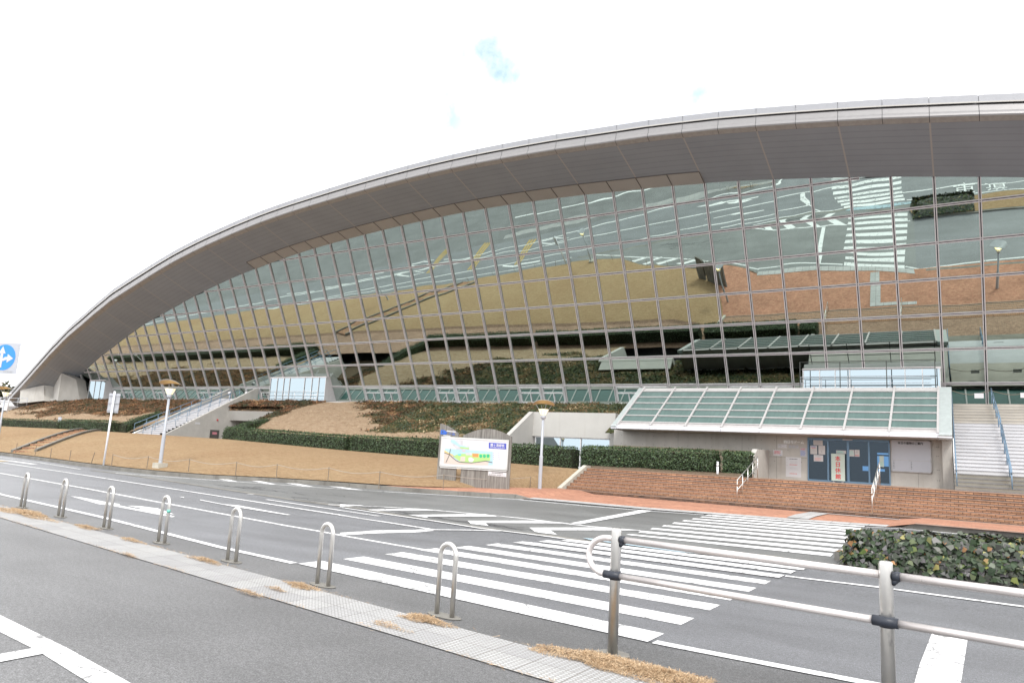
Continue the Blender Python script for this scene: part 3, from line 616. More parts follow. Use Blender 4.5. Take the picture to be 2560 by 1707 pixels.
for i, (t, b) in enumerate([((-8.4, 8.21, -2.72, 7.59), (-8.4, 7.74, -2.72, 7.12)), ((-8.35, 9.08, -2.73, 8.62), (-8.35, 8.61, -2.73, 8.15)), ((-8.34, 10.04, -2.74, 9.72), (-8.34, 9.57, -2.74, 9.25)), ((-8.34, 10.97, -2.74, 10.65), (-8.34, 10.5, -2.74, 10.18)), ((-8.2, 11.82, -2.73, 11.6), (-8.2, 11.35, -2.73, 11.13)), ((-8.022, 12.587, -2.7, 12.456), (-8.071, 12.216, -2.716, 12.083)), ((-7.79, 13.219, -2.638, 13.171), (-7.838, 12.856, -2.654, 12.807)), ((-7.522, 13.783, -2.572, 13.783), (-7.568, 13.427, -2.588, 13.427)), ((-7.265, 14.29, -2.481, 14.329), (-7.309, 13.94, -2.496, 13.979))]):
    stripe((b[2], b[3], 0), (t[2], t[3], 0), (t[0], t[1], 0), (b[0], b[1], 0), 'paint_old' if i in (2, 3, 5, 6) else 'paint')
mark('cycle_band', polys=[[(-7.157,14.670,0.075), (-6.585,14.845,0.080), (-4.997,14.770,0.078), (-3.331,15.059,0.086), (-1.905,14.934,0.082), (-0.965,15.013,0.084), (-1.036,14.691,0.075), (-1.959,14.603,0.073), (-3.505,14.623,0.073), (-4.838,14.304,0.065), (-6.883,14.493,0.070)]], mat='paint_blue', z=.022)
mark('lane_line', strips=[([(-2.332,14.323,0.065), (-1.021,14.480,0.069), (0.725,14.444,0.068), (8, 15.0, 0), (40, 17, 0)], .11), ([(-2.614,13.100,0.031), (-1.220,13.179,0.033), (0.649,13.106,0.031), (8, 13.3, 0), (40, 15, 0)], .12)])
mark('edge_line', strips=[([(-2.52,23.97,0.34), (-1.69,24.42,0.35), (-0.23,24.39,0.35), (1.28,24.21,0.34), (10, 24.1, 0), (40, 25, 0)], .13)])
mark('edge_line', strips=[([(-2.365,17.665,0.159), (-2.219,17.615,0.157)], .12)])
mark('centre_bar', polys=[[(-0.386,10.223,0.000), (-0.037,10.236,0.000), (-0.098,7.751,0.000), (-0.436,7.435,0.000), (-0.431,8.256,0.000)]], mat='paint_old')
# road lettering further along the right-hand lane
for body, x in (('車', 1.7), ('道', 4.0)):
    text(body, 1.7, (x, 13.75, .075), (1, 0, 0), (0, 1, .01), 'paint', 'road_lettering', road, ext=.001)
# markings further left, seen in the glass
for x in (-40.5, -47, -53.1):
    mark('rumble_stripe', strips=[([(x+dx, 12.6, 0), (x+dx, 17.6, 0)], .16) for dx in (-.3, 0, .3)], mat='paint_yellow')
for x, y in ((-56, 15.0), (-56, 17.3), (-37.2, 13.5)):
    mark('diamond_marking', strips=[([(x-2.1, y, 0), (x, y+.55, 0), (x+2.1, y, 0), (x, y-.55, 0), (x-2.1, y, 0)], .18)])
for x, y in ((-68, 18.2), (-74, 19), (-63, 16.5), (-50, 15.2)): mark('lane_line', strips=[([(x-2.2, y, 0), (x+2.2, y-.2, 0)], .14)])
# parking bay lines on the near lot
gnd = bpy.data.objects['ground']
def lotmark(name, polys=(), strips=(), zz=.0):
    mb = MB()
    for p in polys: mb.face([(q[0], q[1], zz) for q in p])
    for pts, w in strips:
        for a, b in zip(pts[:-1], pts[1:]): 
            d = Vector((b[0]-a[0], b[1]-a[1], 0)).normalized(); n_ = Vector((-d.y, d.x, 0))*w/2
            mb.face([(a[0]-n_.x, a[1]-n_.y, zz), (b[0]-n_.x, b[1]-n_.y, zz), (b[0]+n_.x, b[1]+n_.y, zz), (a[0]+n_.x, a[1]+n_.y, zz)])
    mb.build(name, 'paint', gnd)
lotmark('bay_line', polys=[[(-7.675,3.505,0.000), (-6.215,3.363,0.000), (-4.922,3.193,0.000), (-5.078,3.005,0.000), (-6.280,3.174,0.000), (-7.042,3.237,0.000)]])
lotmark('bay_line', zz=.0025, polys=[[(-6.346,2.943,0.000), (-6.346,3.183,0.000), (-6.142,3.168,0.000), (-6.132,2.853,-0.000)]])
for k in range(12): lotmark('bay_line', strips=[([(-12.5-2.6*k, 1.2-.0*k, 0), (-12.9-2.6*k, -4.2, 0)], .14)])
lotmark('bay_line', zz=.0012, strips=[([(-7.5, 3.385, 0), (-45, 7.4, 0)], .2)])

# studded tile strip with straw patches
mb = MB(); u0 = (-16.276,7.140,0.000); u1 = (-2.747,5.323,0.000); w0 = (-18.095,7.909,0.000); w1 = (-2.506,5.903,0.000)
near = [(-15.955,7.005,0.000), (-9.914,6.307,0.000), (-5.346,5.607,0.000), (-3.989,5.451,0.000), (-2.790,5.283,0.000)]
far = [(-18.651,8.144,0.000), (-11.418,7.226,0.000), (-6.149,6.415,0.000), (-4.024,6.203,0.000), (-2.550,6.004,0.000)]
na = np.array(near); fa = np.array(far)
def tl(x): return np.interp(x, na[:, 0], na[:, 1]), None
a0, a1 = np.polyfit(na[:, 0], na[:, 1], 1), np.polyfit(fa[:, 0], fa[:, 1], 1)
TS = []; UVs = []
for x in np.linspace(-45, 8, 60):
    y0, y1 = np.polyval(a0, x), np.polyval(a1, x)
    if y1-y0 > 1.0: y1 = y0+1.0
    TS.append([(x, y0, .004), (x, y1, .004)]); UVs.append([(x*1.006, 0), (x*1.006, .92)])
mb.quadgrid(TS, UV=UVs); struct(mb, 'studded_tile_strip', 'tactile', uv=True)
TILE0, TILE1 = a0, a1

# kerb of the lawn and kerb beside the walk
mb = MB(); cx = [float(x) for x in CURB[:, 0]]
cpts = []
for a, b in zip(CURB[:-1], CURB[1:]):
    n_ = max(1, int((b[0]-a[0])/1.0))
    for k in range(n_): cpts.append(a+(b-a)*k/n_)
cpts.append(CURB[-1]); cpts.append(np.array([-13.3, 23.1]))
for i in range(len(cpts)-1):
    a, b = cpts[i], cpts[i+1]; za, zb = float(zt(a[1])), float(zt(b[1])); d = Vector((b[0]-a[0], b[1]-a[1], 0)).normalized(); nn_ = Vector((-d.y, d.x, 0))*.17
    g = .006 if i % 1 == 0 else 0; ha = .15; hb = .15 if i < len(cpts)-2 else .01
    A = Vector((a[0], a[1], za-.05))+d*g; B = Vector((b[0], b[1], zb-.05))-d*g
    mb.face([A, B, B+Vector((0, 0, hb+.05)), A+Vector((0, 0, ha+.05))]); mb.face([A+Vector((0, 0, ha+.05)), B+Vector((0, 0, hb+.05)), B+nn_+Vector((0, 0, hb+.05)), A+nn_+Vector((0, 0, ha+.05))])
    mb.face([A, A+Vector((0, 0, ha+.05)), A+nn_+Vector((0, 0, ha+.05)), A+nn_]); mb.face([B, B+nn_, B+nn_+Vector((0, 0, hb+.05)), B+Vector((0, 0, hb+.05))])
struct(mb, 'kerb', 'kerb')
mb = MB(); rk = [(-1.75,24.73,0.36), (-1.29,24.81,0.36), (0.12,24.72,0.36), (1.27,24.07,0.34)]; rk = [(rk[0][0], 24.62), (rk[1][0], 24.72), (0.2, 24.74), (1.4, 24.78), (14, 25.2)]
for i in range(4):
    a, b = rk[i], rk[i+1]; ha, hb = (.0, .17) if i == 0 else (.17, .17); z = float(zt(24.6))
    mb.face([(a[0], a[1], z-.05), (b[0], b[1], z-.05), (b[0], b[1], z+hb), (a[0], a[1], z+ha)]); mb.face([(a[0], a[1], z+ha), (b[0], b[1], z+hb), (b[0], b[1]+.2, z+hb), (a[0], a[1]+.2, z+ha)])
struct(mb, 'kerb', 'kerb')
# sidewalk
mb = MB(); G = []
for x in [-19, -18.3, -17.6, -16.8, -16, -15.2, -14.4, -13.7, -12, -11.3, -9, -7, -4.9, -2.1, -1.3, 0, 5, 14]:
    y0 = float(road_y1(x)) if x > -13.9 else float(yc_(x))+.15
    y0 += .05
    z0 = float(zt(y0))+(.012 if -13.9 < x < -1.9 else .165); row = []
    for y in np.linspace(y0, 29.02, 8): row.append((x, y, max(z0, float(zt(y))+.02) if x > -13.9 else float(zt(y))+.145))
    G.append(row)
mb.quadgrid(G); walk = struct(mb, 'sidewalk', 'paver', uv=True)
mb = MB(); G = []
for x in np.linspace(-13.5, -1.35, 20): y = float(road_y1(x)); G.append([(x, y+.02, float(zt(y))+.030), (x, y+.62, float(zt(y+.62))+.040)])
mb.quadgrid(G); mb.build('guide_tile_row', 'guide', walk, uv=True)
mb = MB(); mb.quadgrid([[(x, y, float(zt(y))+.042) for y in (28.35, 28.7)] for x in np.linspace(-4.5, 12, 8)]); mb.build('guide_tile_row', 'guide', walk, uv=True)
mb = MB(); mb.quadgrid([[(x, y, float(zt(y))+.044) for y in np.linspace(24.5, 28.7, 4)] for x in (-4.85, -4.2)]); mb.build('guide_tile_row', 'guide', walk, uv=True)

# lawn
xs = np.concatenate([np.arange(-130, -48, 2.), np.arange(-48, -15.4, .5), [-15.4]])
mb = MB(); G = []
for x in xs:
    y0 = float(yt_(x))+.16; row = []
    for t in np.linspace(0, 1, 22):
        y = y0+(float(ycr_(x))-y0)*t; z = float(lawn(x, y))+ (.03*fbm(x*.5, y*.5)-.015)*min(1, t*6)*(1 if t < .98 else .3)
        if x > -16.2: z = min(z, 10)
        row.append((x, y, z))
    G.append(row)
mb.quadgrid(G); struct(mb, 'lawn', 'lawn', smooth=True)
# low path behind the crest, and soil beds
mb = MB(); G = []
for x in np.concatenate([np.arange(-130, -15.3, 3.), [-15.3]]):
    z = float(zc_(x)); yq = float(ycr_(x)); G.append([(x, yq, z), (x, yq+.25, z-.12), (x, 32.2, z-.14), (x, 33.4, z-.10)])
mb.quadgrid(G); struct(mb, 'path', 'plaza', uv=True)
mb = MB(); mb.quadgrid([[(x, y, 1.44+.05*(fbm(x*1.3, y*1.3))+.17*min(1, (y-31.62)/.6)+.03*(y-31.62)) for y in np.linspace(31.62, 36.95, 20)] for x in np.linspace(-15.35, -8.2, 16)])
struct(mb, 'planting_bed', 'soil', smooth=True)
mb = MB(); mb.face([(-8.3, 31.6, 1.505), (8, 31.6, 1.505), (8, 36.9, 1.505), (-8.3, 36.9, 1.505)]); plaza = struct(mb, 'entrance_plaza', 'plaza', uv=True)
# recess floor by the service door
mb = MB(); mb.face([(-53.98, 33.3, .72), (-43, 33.3, .72), (-46.2, 41.5, .72), (-53.98, 41.5, .72)]); struct(mb, 'service_yard', 'soil')

# ------------------------------------------------------------ planted bank below the glass
def zbank(X, Y):
    zb = np.interp(X, [-120, -71, -58, -47, -40, -30, -15], [1.75, 1.85, 1.9, 1.85, 1.75, 1.55, 1.5])
    tp = np.interp(X, [-110, -100, -93, -86, -80, 10], [2.2, 3.4, 4.45, 5.25, 5.42, 5.42])
    t = np.clip((Y-33.3)/(41.7-33.3), 0, 1)
    return zb+(tp-zb)*(t**.92), t
def ivymask(X, Y):
    _, t = zbank(X, Y)
    lim = np.interp(X, [-110, -95, -88, -78, -66, -58, -54, -47, -44, -38, -32, -26, -22, -15], [.9, .75, .62, .42, .36, .5, .3, .35, .75, .66, .40, .22, .1, .1])
    m = (t-lim)*2.4 + (fbm(X*.22+5, Y*.6, 5)-.5)*2.0+.5
    bare = np.exp(-((X+42.5)/2.6)**2-((t-.9)/.28)**2); m = m-bare*1.2
    return np.clip(m, 0, 1), np.interp(X, [-110, -60, -52, -40, -33, -15], [.35, .15, .0, .6, .9, 1.0])
def hole(x0, x1, y0, y1):
    xm, ym = (x0+x1)/2, (y0+y1)/2
    if -57.5 < xm < -54: return True
    if -54 < xm < -46.6 and ym < 40: return True
    if -46.6 <= xm < -45.2 and ym < 37.3: return True
    if -22.4 < xm < -17: return ym < 38.3
    if -17 <= xm < -15.6: return ym < 37.1
    return xm >= -15.6 and ym < 39.2
gxs = np.array(sorted(set(np.round(np.concatenate([np.arange(-112, -58, .6), np.arange(-57.5, -54+.01, .5), np.arange(-54, -7.6, .4), [-46.6, -45.2, -22.4, -17, -15.6, -7.6]]), 3))))
gys = np.array(sorted(set(np.round(np.concatenate([np.arange(33.3, 41.7, .4), [37.1, 37.3, 38.3, 39.2, 40.0, 41.7]]), 3))))
XX, YY = np.meshgrid(gxs, gys, indexing='ij'); ZZ, _ = zbank(XX, YY); iv, gr = ivymask(XX, YY)
ZZ = ZZ+(fbm(XX*1.2, YY*1.2)-.5)*.22+iv*.06
vid = -np.ones(XX.shape, int); V = []; Fc = []; att = []
for i in range(len(gxs)-1):
    for j in range(len(gys)-1):
        if hole(gxs[i], gxs[i+1], gys[j], gys[j+1]): continue
        q = []
        for a, b in ((i, j), (i+1, j), (i+1, j+1), (i, j+1)):
            if vid[a, b] < 0: vid[a, b] = len(V); V.append((XX[a, b], YY[a, b], ZZ[a, b])); att.append((iv[a, b], gr[a, b], 0, 1))
            q.append(int(vid[a, b]))
        Fc.append(q)
me = bpy.data.meshes.new('bank'); me.from_pydata(V, [], Fc); me.materials.append(M['bank']); me.polygons.foreach_set('use_smooth', [True]*len(Fc))
ca = me.color_attributes.new('ivy', 'FLOAT_COLOR', 'POINT'); ca.data.foreach_set('color', np.array(att, float).ravel())
bank = bpy.data.objects.new('embankment', me); COL.objects.link(bank); bank['kind'] = 'structure'
# far side ledge: coping and skylight strip in front of the glass
mb = MB(); mb.box(-98, 12, 41.7, 42.05, 4.9, 5.44); mb.box(-98, 12, 43.3, 43.62, 4.9, 5.56)
struct(mb, 'terrace', 'concrete_light')
for nm, X0, X1, green, cnt in (('ivy', -95, -57.6, 0, 9000), ('ivy', -53.9, -33, 0, 7000), ('ivy', -33, -7.7, 1, 11500)):
    n_ = cnt*5; X = rng.uniform(X0, X1, n_); Y = rng.uniform(33.4, 41.75, n_); m, _ = ivymask(X, Y)
    ok = (m+rng.normal(0, .12, n_)) > .58
    for (a, b, c) in ((-57.5, -54, 50), (-54, -46.6, 40), (-46.6, -45.2, 37.3), (-22.4, -17, 38.3), (-17, -15.6, 37.1), (-15.6, 0, 39.2)): ok &= ~((X > a) & (X < b) & (Y < c))
    X, Y = X[ok][:cnt], Y[ok][:cnt]; z, _ = zbank(X, Y); z = z+(fbm(X*1.2, Y*1.2)-.5)*.22+rng.uniform(.02, .16, len(X))
    tint = np.clip(fbm(X*.9, Y*1.4, 5)*2.0-.62+rng.normal(0, .17, len(X)), 0, 1)
    o = leaves(nm, np.stack([X, Y, z], 1), np.tile([0, -.5, .8], (len(X), 1)), .13, 'bank_leaf_green' if green else 'bank_leaf', shape='ivy', tint=tint)
    props(o, {(-95): 'brown and dull green ivy on the bank left of the white outdoor stairs', (-53.9): 'reddish brown ivy on the bank right of the white outdoor stairs', (-33): 'green ivy on the bank behind the map board'}[X0], 'ivy', None, 'stuff')
n_ = 30000; X = rng.uniform(-95, -17, n_); Y = rng.uniform(33.4, 41.6, n_); m, _ = ivymask(X, Y); ok = (m < .45)
for (a, b, c) in ((-57.5, -54, 50), (-54, -46.6, 40), (-46.6, -45.2, 37.3), (-22.4, -17, 38.3), (-17, -15.6, 37.1), (-15.6, 0, 39.2)): ok &= ~((X > a) & (X < b) & (Y < c))
X, Y = X[ok], Y[ok]; z, _ = zbank(X, Y); z = z+(fbm(X*1.2, Y*1.2)-.5)*.22+.03
props(leaves('dry_grass', np.stack([X, Y, z], 1), np.tile([0, -.3, .6], (len(X), 1)), .22, 'dry_bank', shape='blade', jitter=.5), 'short dry grass matted on the lower bank', 'grass', None, 'stuff')

# ============================================================ STADIUM
TI = .45025; ct, st_ = math.cos(TI), math.sin(TI); YB, ZB = 43.65, 5.615
def FP(u, v, off=0.0): return Vector((u, YB-v*st_-off*ct, ZB+v*ct-off*st_))
TAB = np.array([(-112,-4.6),(-101,-.15),(-98,1.1),(-94.18,2.68),(-92.7,3.3),(-91.23,3.85),(-89.32,4.6),(-87.57,5.27),(-85.71,5.88),(-83.94,6.45),(-82.13,7.06),(-80.32,7.66),(-78.51,8.21),(-76.68,8.8),(-67.38,11.08),(-65.47,11.52),(-63.66,11.92),(-61.68,12.31),(-59.81,12.66),(-57.85,13.0),(-55.9,13.3),(-53.96,13.6),(-51.97,13.87),(-50.04,14.12),(-48.07,14.33),(-46.07,14.52),(-44,14.69),(-42,14.84),(-39.96,14.98),(-37.96,15.1),(-35.88,15.21),(-33.78,15.3),(-31.76,15.36),(-29.64,15.39),(-27.58,15.39),(-25.49,15.36),(-23.41,15.31),(-21.33,15.24),(-19.26,15.13),(-15.2,14.92),(-13.14,14.76),(-11.04,14.58),(-9.01,14.35),(-6.96,14.1),(-4.96,13.84),(-2.95,13.56),(-.95,13.25),(1.14,12.92),(3.11,12.59),(7,11.9),(16,10.2)])*.9
vt = lambda u: float(np.interp(u, TAB[:, 0], TAB[:, 1]))
vt_ = vt
stad = empty('sports_hall', (-40, 43.65, 5.6), 'huge arched hall with a leaning mirror glass wall under a deep curved roof', 'building')
DU = 1.84; UK = lambda k: -11.79+DU*k
RAILS = [0, 1.35, 3.19, 5.02, 6.86, 8.68, 10.5, 12.34, 14.2]
VEST = [(-81.2, -78.15), (-51.6, -44.8), (-7.4, -.88)]
cells = []
for k in range(-40, 11):
    u0, u1 = UK(k), UK(k+1)
    for r in range(8):
        v0, v1 = RAILS[r], RAILS[r+1]; a, b = min(v1, vt(u0)), min(v1, vt(u1))
        if a <= v0+.02 and b <= v0+.02: continue
        um = (u0+u1)/2
        dist = math.hypot(um, YB) ; cells.append((dist, u0, u1, v0, max(a, v0), max(b, v0)))
cells.sort(key=lambda c: c[0])
TW0, TW1, TW2 = .006, -.006, -.018   # bay twist by zone, added to steer where the mirrored ground lands
def pane(mb, u0, u1, v0, a, b, n=6):
    ta, tb, pil = random.gauss(0, .0013)+float(np.interp((u0+u1)/2, [-40, -30, -22, -16, 14], [TW0, TW0, TW1, TW2, TW2])), random.gauss(0, .0012), random.choice((-1, 1))*random.uniform(.0005, .0018); bx, by = random.gauss(0, .0008), random.gauss(0, .0008)
    P = []
    for i in range(n+1):
        s = i/n; row = []
        for j in range(n+1):
            t = j/n; top_ = a+(b-a)*s; v = v0+(top_-v0)*t; u = u0+(u1-u0)*s
            h = ta*(u-(u0+u1)/2)+tb*(v-v0)+pil*(1-(2*s-1)**2)*(1-(2*t-1)**2)+bx*math.sin(math.pi*2*s)*.3+by*math.sin(math.pi*2*t)*.3
            row.append(tuple(FP(u, v, h)))
        P.append(row)
    mb.quadgrid(P)
rest = MB()
for i, (_, u0, u1, v0, a, b) in enumerate(cells):
    if i < 98: mb = MB(); pane(mb, u0, u1, v0, a, b); mb.build('glass_pane', 'glass', stad, smooth=True)
    else: pane(rest, u0, u1, v0, a, b)
o = rest.build('glass_pane', 'glass', stad, smooth=True); o['kind'] = 'stuff'
# mullions: paired light fins with a dark joint
for k in range(-40, 12):
    u = UK(k); v1 = vt(u)
    if v1 < .3: continue
    mb = MB(); v0 = 0
    for s in (-1, 1): mb.beam(FP(u+s*.046, v0, .045), FP(u+s*.046, v1, .045), .042, .08, 0, upv=(0, -ct, -st_))
    mb.beam(FP(u, v0, .012), FP(u, v1, .012), .05, .024, 1, upv=(0, -ct, -st_)); mb.build('mullion', ['mullion', 'mull_dark'], stad)
for r in range(8):
    v = RAILS[r]; uu = [u for u in np.arange(-96, 14.1, .23) if vt(u) > v+.05]; 
    if not uu: continue
    a, b = uu[0], uu[-1]; mb = MB(); o_ = .07 if r else .03
    mb.beam(FP(a, v+.045, .03), FP(b, v+.045, .03), .045, .06, 0, upv=(0, -ct, -st_)); mb.beam(FP(a, v-.045, .03), FP(b, v-.045, .03), .045, .06, 0, upv=(0, -ct, -st_))
    mb.beam(FP(a, v, .01), FP(b, v, .01), .045, .02, 1, upv=(0, -ct, -st_)); mb.build('transom', ['mullion', 'mull_dark'], stad)
# opening lights in the lowest row: pairs of bays
for k in range(-38, 6):
    if (k % 4) in (0, 1) and not any(x0-.5 < UK(k)+.9 < x1+.5 for x0, x1 in VEST):
        u0, u1 = UK(k)+.1, UK(k+1)-.1; mb = MB()
        for v in (.10, .82, 1.24): mb.beam(FP(u0, v, .05), FP(u1, v, .05), .07, .07, upv=(0, -ct, -st_))
        for u in (u0+.03, (u0+u1)/2, u1-.03): mb.beam(FP(u, .1, .05), FP(u, .82 if abs(u-(u0+u1)/2) < .1 else 1.24, .05), .06, .07, upv=(0, -ct, -st_))
        mb.build('window_frame', 'frame_white', stad)
mb = MB(); mb.box(-90, 12, 43.45, 43.9, 5.50, 5.60); mb.build('sill', 'concrete_light', stad)
# roof: eave line, soffit, fascia, shell
def dO(u): return Vector((0, float(np.interp(u, [-95, -72, -64, -56, -48, -40, 10], [-3.15, -3.22, -3.32, -3.45, -3.58, -3.68, -3.74])), float(np.interp(u, [-95, -72, -64, -56, -48, -38, -30, 10], [1.36, 1.38, 1.33, 1.26, 1.18, 1.11, 1.09, 1.12]))))
us = np.concatenate([np.arange(-99, -84.5, .6), np.arange(-84.4, 14.1, .46)])
def Iu(u): return FP(u, vt(u), .02)
mb = MB(); W = np.linspace(0, 1, 7)
mb.quadgrid([[tuple(Iu(u)+dO(u)*w) for w in W] for u in us], UV=[[(u-UK(0), w) for w in W] for u in us]); mb.build('soffit', 'soffit', stad, uv=True, smooth=True)
prof = [(0, 0), (-.28, .13), (-.31, .19), (-.30, .27), (-.22, .40), (-.19, .68)]
prof_t = [(-.18, .71), (-.26, .74), (-.26, .80), (-.18, .83), (-.16, 1.17), (-.10, 1.2)]
def fk(u): return float(np.interp(u, [-95, -66, -52, -40], [1.35, 1.3, 1.12, 1.0]))
def sweep(mb, prof, us, mi, k=1.0):
    mb.quadgrid([[tuple(Iu(u)+dO(u)+Vector((0, a*fk(u), b*fk(u)))) for a, b in prof] for u in us], mi)
kk = np.arange(-47, 14)
mb = MB()
for k in kk:
    u0, u1 = UK(k)+.012, UK(k+1)-.012; uu = np.linspace(u0, u1, 5)
    sweep(mb, prof[:2], uu, 1); sweep(mb, prof[1:], uu, 0)
    a = Iu(u0)+dO(u0)
mb.build('fascia', ['fascia', 'fascia_under'], stad)
mb = MB(); sweep(mb, [(a+.03, b) for a, b in prof], us, 0); mb.build('fascia_backing', 'mull_dark', stad)
mb = MB(); sweep(mb, [(-.17, .68), (-.08, .70), (-.08, .76)], us, 1); sweep(mb, prof_t[1:4], us, 0); mb.build('gutter', ['beige', 'joint_brown'], stad)
mb = MB()
for k in kk:
    uu = np.linspace(UK(k)+.01, UK(k+1)-.01, 5); sweep(mb, [(-.10, .82), (-.17, .82), (-.17, 1.14), (-.11, 1.19), (.3, 1.24)], uu, 0)
mb.build('roof_edge', 'fascia_top', stad)
mb = MB(); sweep(mb, [(.1, .75), (.1, 1.22), (6, 2.4), (16, 3.8), (34, 4.4), (34, -12)], us, 0); mb.build('roof', 'roof', stad)
# beige panels along the head of the glass
for k in range(-21, 0):
    u0, u1 = UK(k)+.03, UK(k+1)-.03; mb = MB(); w1 = .27
    P = [[tuple(Iu(u)+dO(u)*w+Vector((0, -.01, -.035))) for w in (.0, w1)] for u in np.linspace(u0, u1, 4)]
    mb.quadgrid(P); mb.build('soffit_panel', 'beige', stad)
mb = MB()
for k in range(-21, 1):
    u = UK(k); a = Iu(u)+dO(u)*.0+Vector((0, 0, -.05)); b = Iu(u)+dO(u)*.28+Vector((0, 0, -.05)); mb.beam(a, b, .03, .03)
mb.tube([Iu(u)+dO(u)*.28+Vector((0, 0, -.05)) for u in np.linspace(UK(-21), UK(0), 60)], .02, 6); mb.build('panel_joints', 'joint_brown', stad)
# glass entrance bays set into the leaning wall
for x0, x1, nb in ((-81.2, -78.15, 4), (-51.62, -44.78, 6), (-7.45, -.88, 6)):
    mb = MB(); y = 42.3; z0, z1 = 5.58, 7.5
    yb = y+(.75 if nb == 4 else 0); mb.face([(x0, y, z0), (x1, yb, z0), (x1, yb, z1), (x0, y, z1)]); fr = mb.build('entrance_glass', 'glass_clear', stad)  # left bay's glass turned, an added angle so it mirrors open sky
    mb = MB(); mb.box(x0-.04, x1+.04, y-.05, 43.0, z1, z1+.1)
    mb.face([(x0, y, z0), (x0, y, z1), (x0, 43.6, z1), (x0, 43.6, z0)]); mb.face([(x1, y, z0), (x1, 43.6, z0), (x1, 43.6, z1), (x1, y, z1)])
    mb.build('entrance_surround', 'mullion', fr)
    mb = MB()
    for s in ([0, .13, .25, .36, .63, .76, .88, 1] if nb == 6 else [0, .25, .5, .75, 1]): 
        x = x0+(x1-x0)*s; yy = y+(yb-y)*s; w_ = .022 if nb == 6 else .014; mb.box(x-w_, x+w_, yy-.05, yy-.006, z0, z1)
    mb.build('entrance_frame', 'frame_white', fr)
# skylight strip at the foot of the glass
sk = empty('skylight_strip', (-40, 42.6, 5.4), 'long teal glass skylight strip lying at the foot of the leaning glass', 'skylight')
mb = MB(); mb.quadgrid([[(x, 42.06, 5.40), (x, 43.29, 5.46)] for x in (-90, -50, -10, 12)]); mb.build('glass_sheet', 'glass_teal', sk)
for x in np.arange(-89, 12, .92): mb = MB(); mb.beam((x, 42.06, 5.425), (x, 43.29, 5.485), .07, .05); (mb.build('glazing_bar', 'frame_white', sk) if x > -80 else None)

# concrete abutments at the left foot of the roof
ab = empty('concrete_abutment', (-84, 40, 5.3), 'pale board marked concrete abutments where the roof comes down at the left', 'abutment')
mb = MB(); Y = 40.5
A, B, Cc, D = (-84.86,41.00,8.26), (-82.44,41.40,7.60), (-80.95,41.40,5.81), (-84.80,41.00,5.76)
mb.prism([A, B, (Cc[0], Cc[1], Cc[2]-.6), (D[0], D[1], D[2]-.6)], (0, 1.0, 0)); mb.build('board_marked_wall', 'concrete_board', ab)
mb = MB(); E1, E2 = (-91.91,43.20,6.95), (-91.60,43.20,5.95); mb.face([D, A, (A[0]-.9, A[1]+2.2, A[2]-.2), (E1[0], E1[1], E1[2]), (E2[0], E2[1], E2[2]-.4), (D[0], D[1], D[2]-.6)]); mb.build('side_wall', 'concrete_light', ab)
mb = MB(); P = [(-88.81,41.20,6.96), (-91.77,40.70,6.47), (-92.74,40.60,6.41), (-92.44,40.60,5.29), (-88.26,41.20,5.77)]; P[3] = (P[3][0], P[3][1], P[3][2]-.5); P[4] = (P[4][0], P[4][1], P[4][2]-.6)
mb.prism(P, (.5, 1.6, 0)); mb.build('low_wall', 'concrete', ab)
mb = MB(); mb.face([(-88.81,41.20,6.96), (-88.26,41.20,5.77), (-91.06,43.00,5.95), (-91.45,43.00,6.96)]); mb.build('end_wall', 'concrete', ab)

# ============================================================ ENTRANCE BUILDING
ent = empty('entrance_building', (-8, 36.9, 1.5), 'low concrete entrance block with blue framed doors under a sloping teal glass canopy', 'building')
YD, ZF, ZH = 36.9, 1.5, 3.6
mb = MB(); mb.box(-16.35, -6.33, YD, YD+.3, 1.3, ZH+.2); mb.box(-2.84, -.8, YD, YD+.3, 1.3, ZH+.2); mb.box(-6.33, -2.84, YD+.002, YD+.3, 3.52, ZH+.2)
mb.build('wall', 'concrete', ent)
mb = MB(); mb.box(-16.352, -8.32, YD-.002, YD, 1.3, 2.79); mb.build('stained_band', 'stained_concrete', ent)
mb = MB(); mb.box(-.8, -.42, 36.55, 37.3, 1.3, 3.64); mb.build('end_pillar', 'concrete', ent)
mb = MB()
for z in (2.35, 2.9, 3.35):
    for x in np.arange(-15.9, -6.5, .62): mb.box(x-.013, x+.013, YD-.004, YD-.001, z-.013, z+.013)
for z in (1.85, 2.3, 2.9, 3.3):
    for x in (-1.02, -.95): mb.box(x-.013, x+.013, YD-.004, YD-.001, z-.013, z+.013)
mb.build('tie_holes', 'joint', ent)
mb = MB()
for x in (-9.4, -7.75, -12.7, -1.75): mb.box(x-.006, x+.006, YD-.004, YD-.001, 1.5, 3.6)
mb.box(-8.1, -6.36, YD-.004, YD-.001, 2.545, 2.557); mb.build('form_joints', 'concrete_dark', ent)
mb = MB(); _a, _b, _c, _d, _e = (-8.10,35.71,2.86), (-8.10,34.55,2.81), (-8.10,33.95,2.50), (-8.10,33.42,2.20), (-8.10,33.17,1.45); mb.prism([(-8.1, 36.9, 1.4), (-8.1, 36.9, _a[2]), _b, _c, _d, (-8.1, _e[1], 1.4)], (-.22, 0, 0)); mb.build('wing_wall', 'concrete', ent)
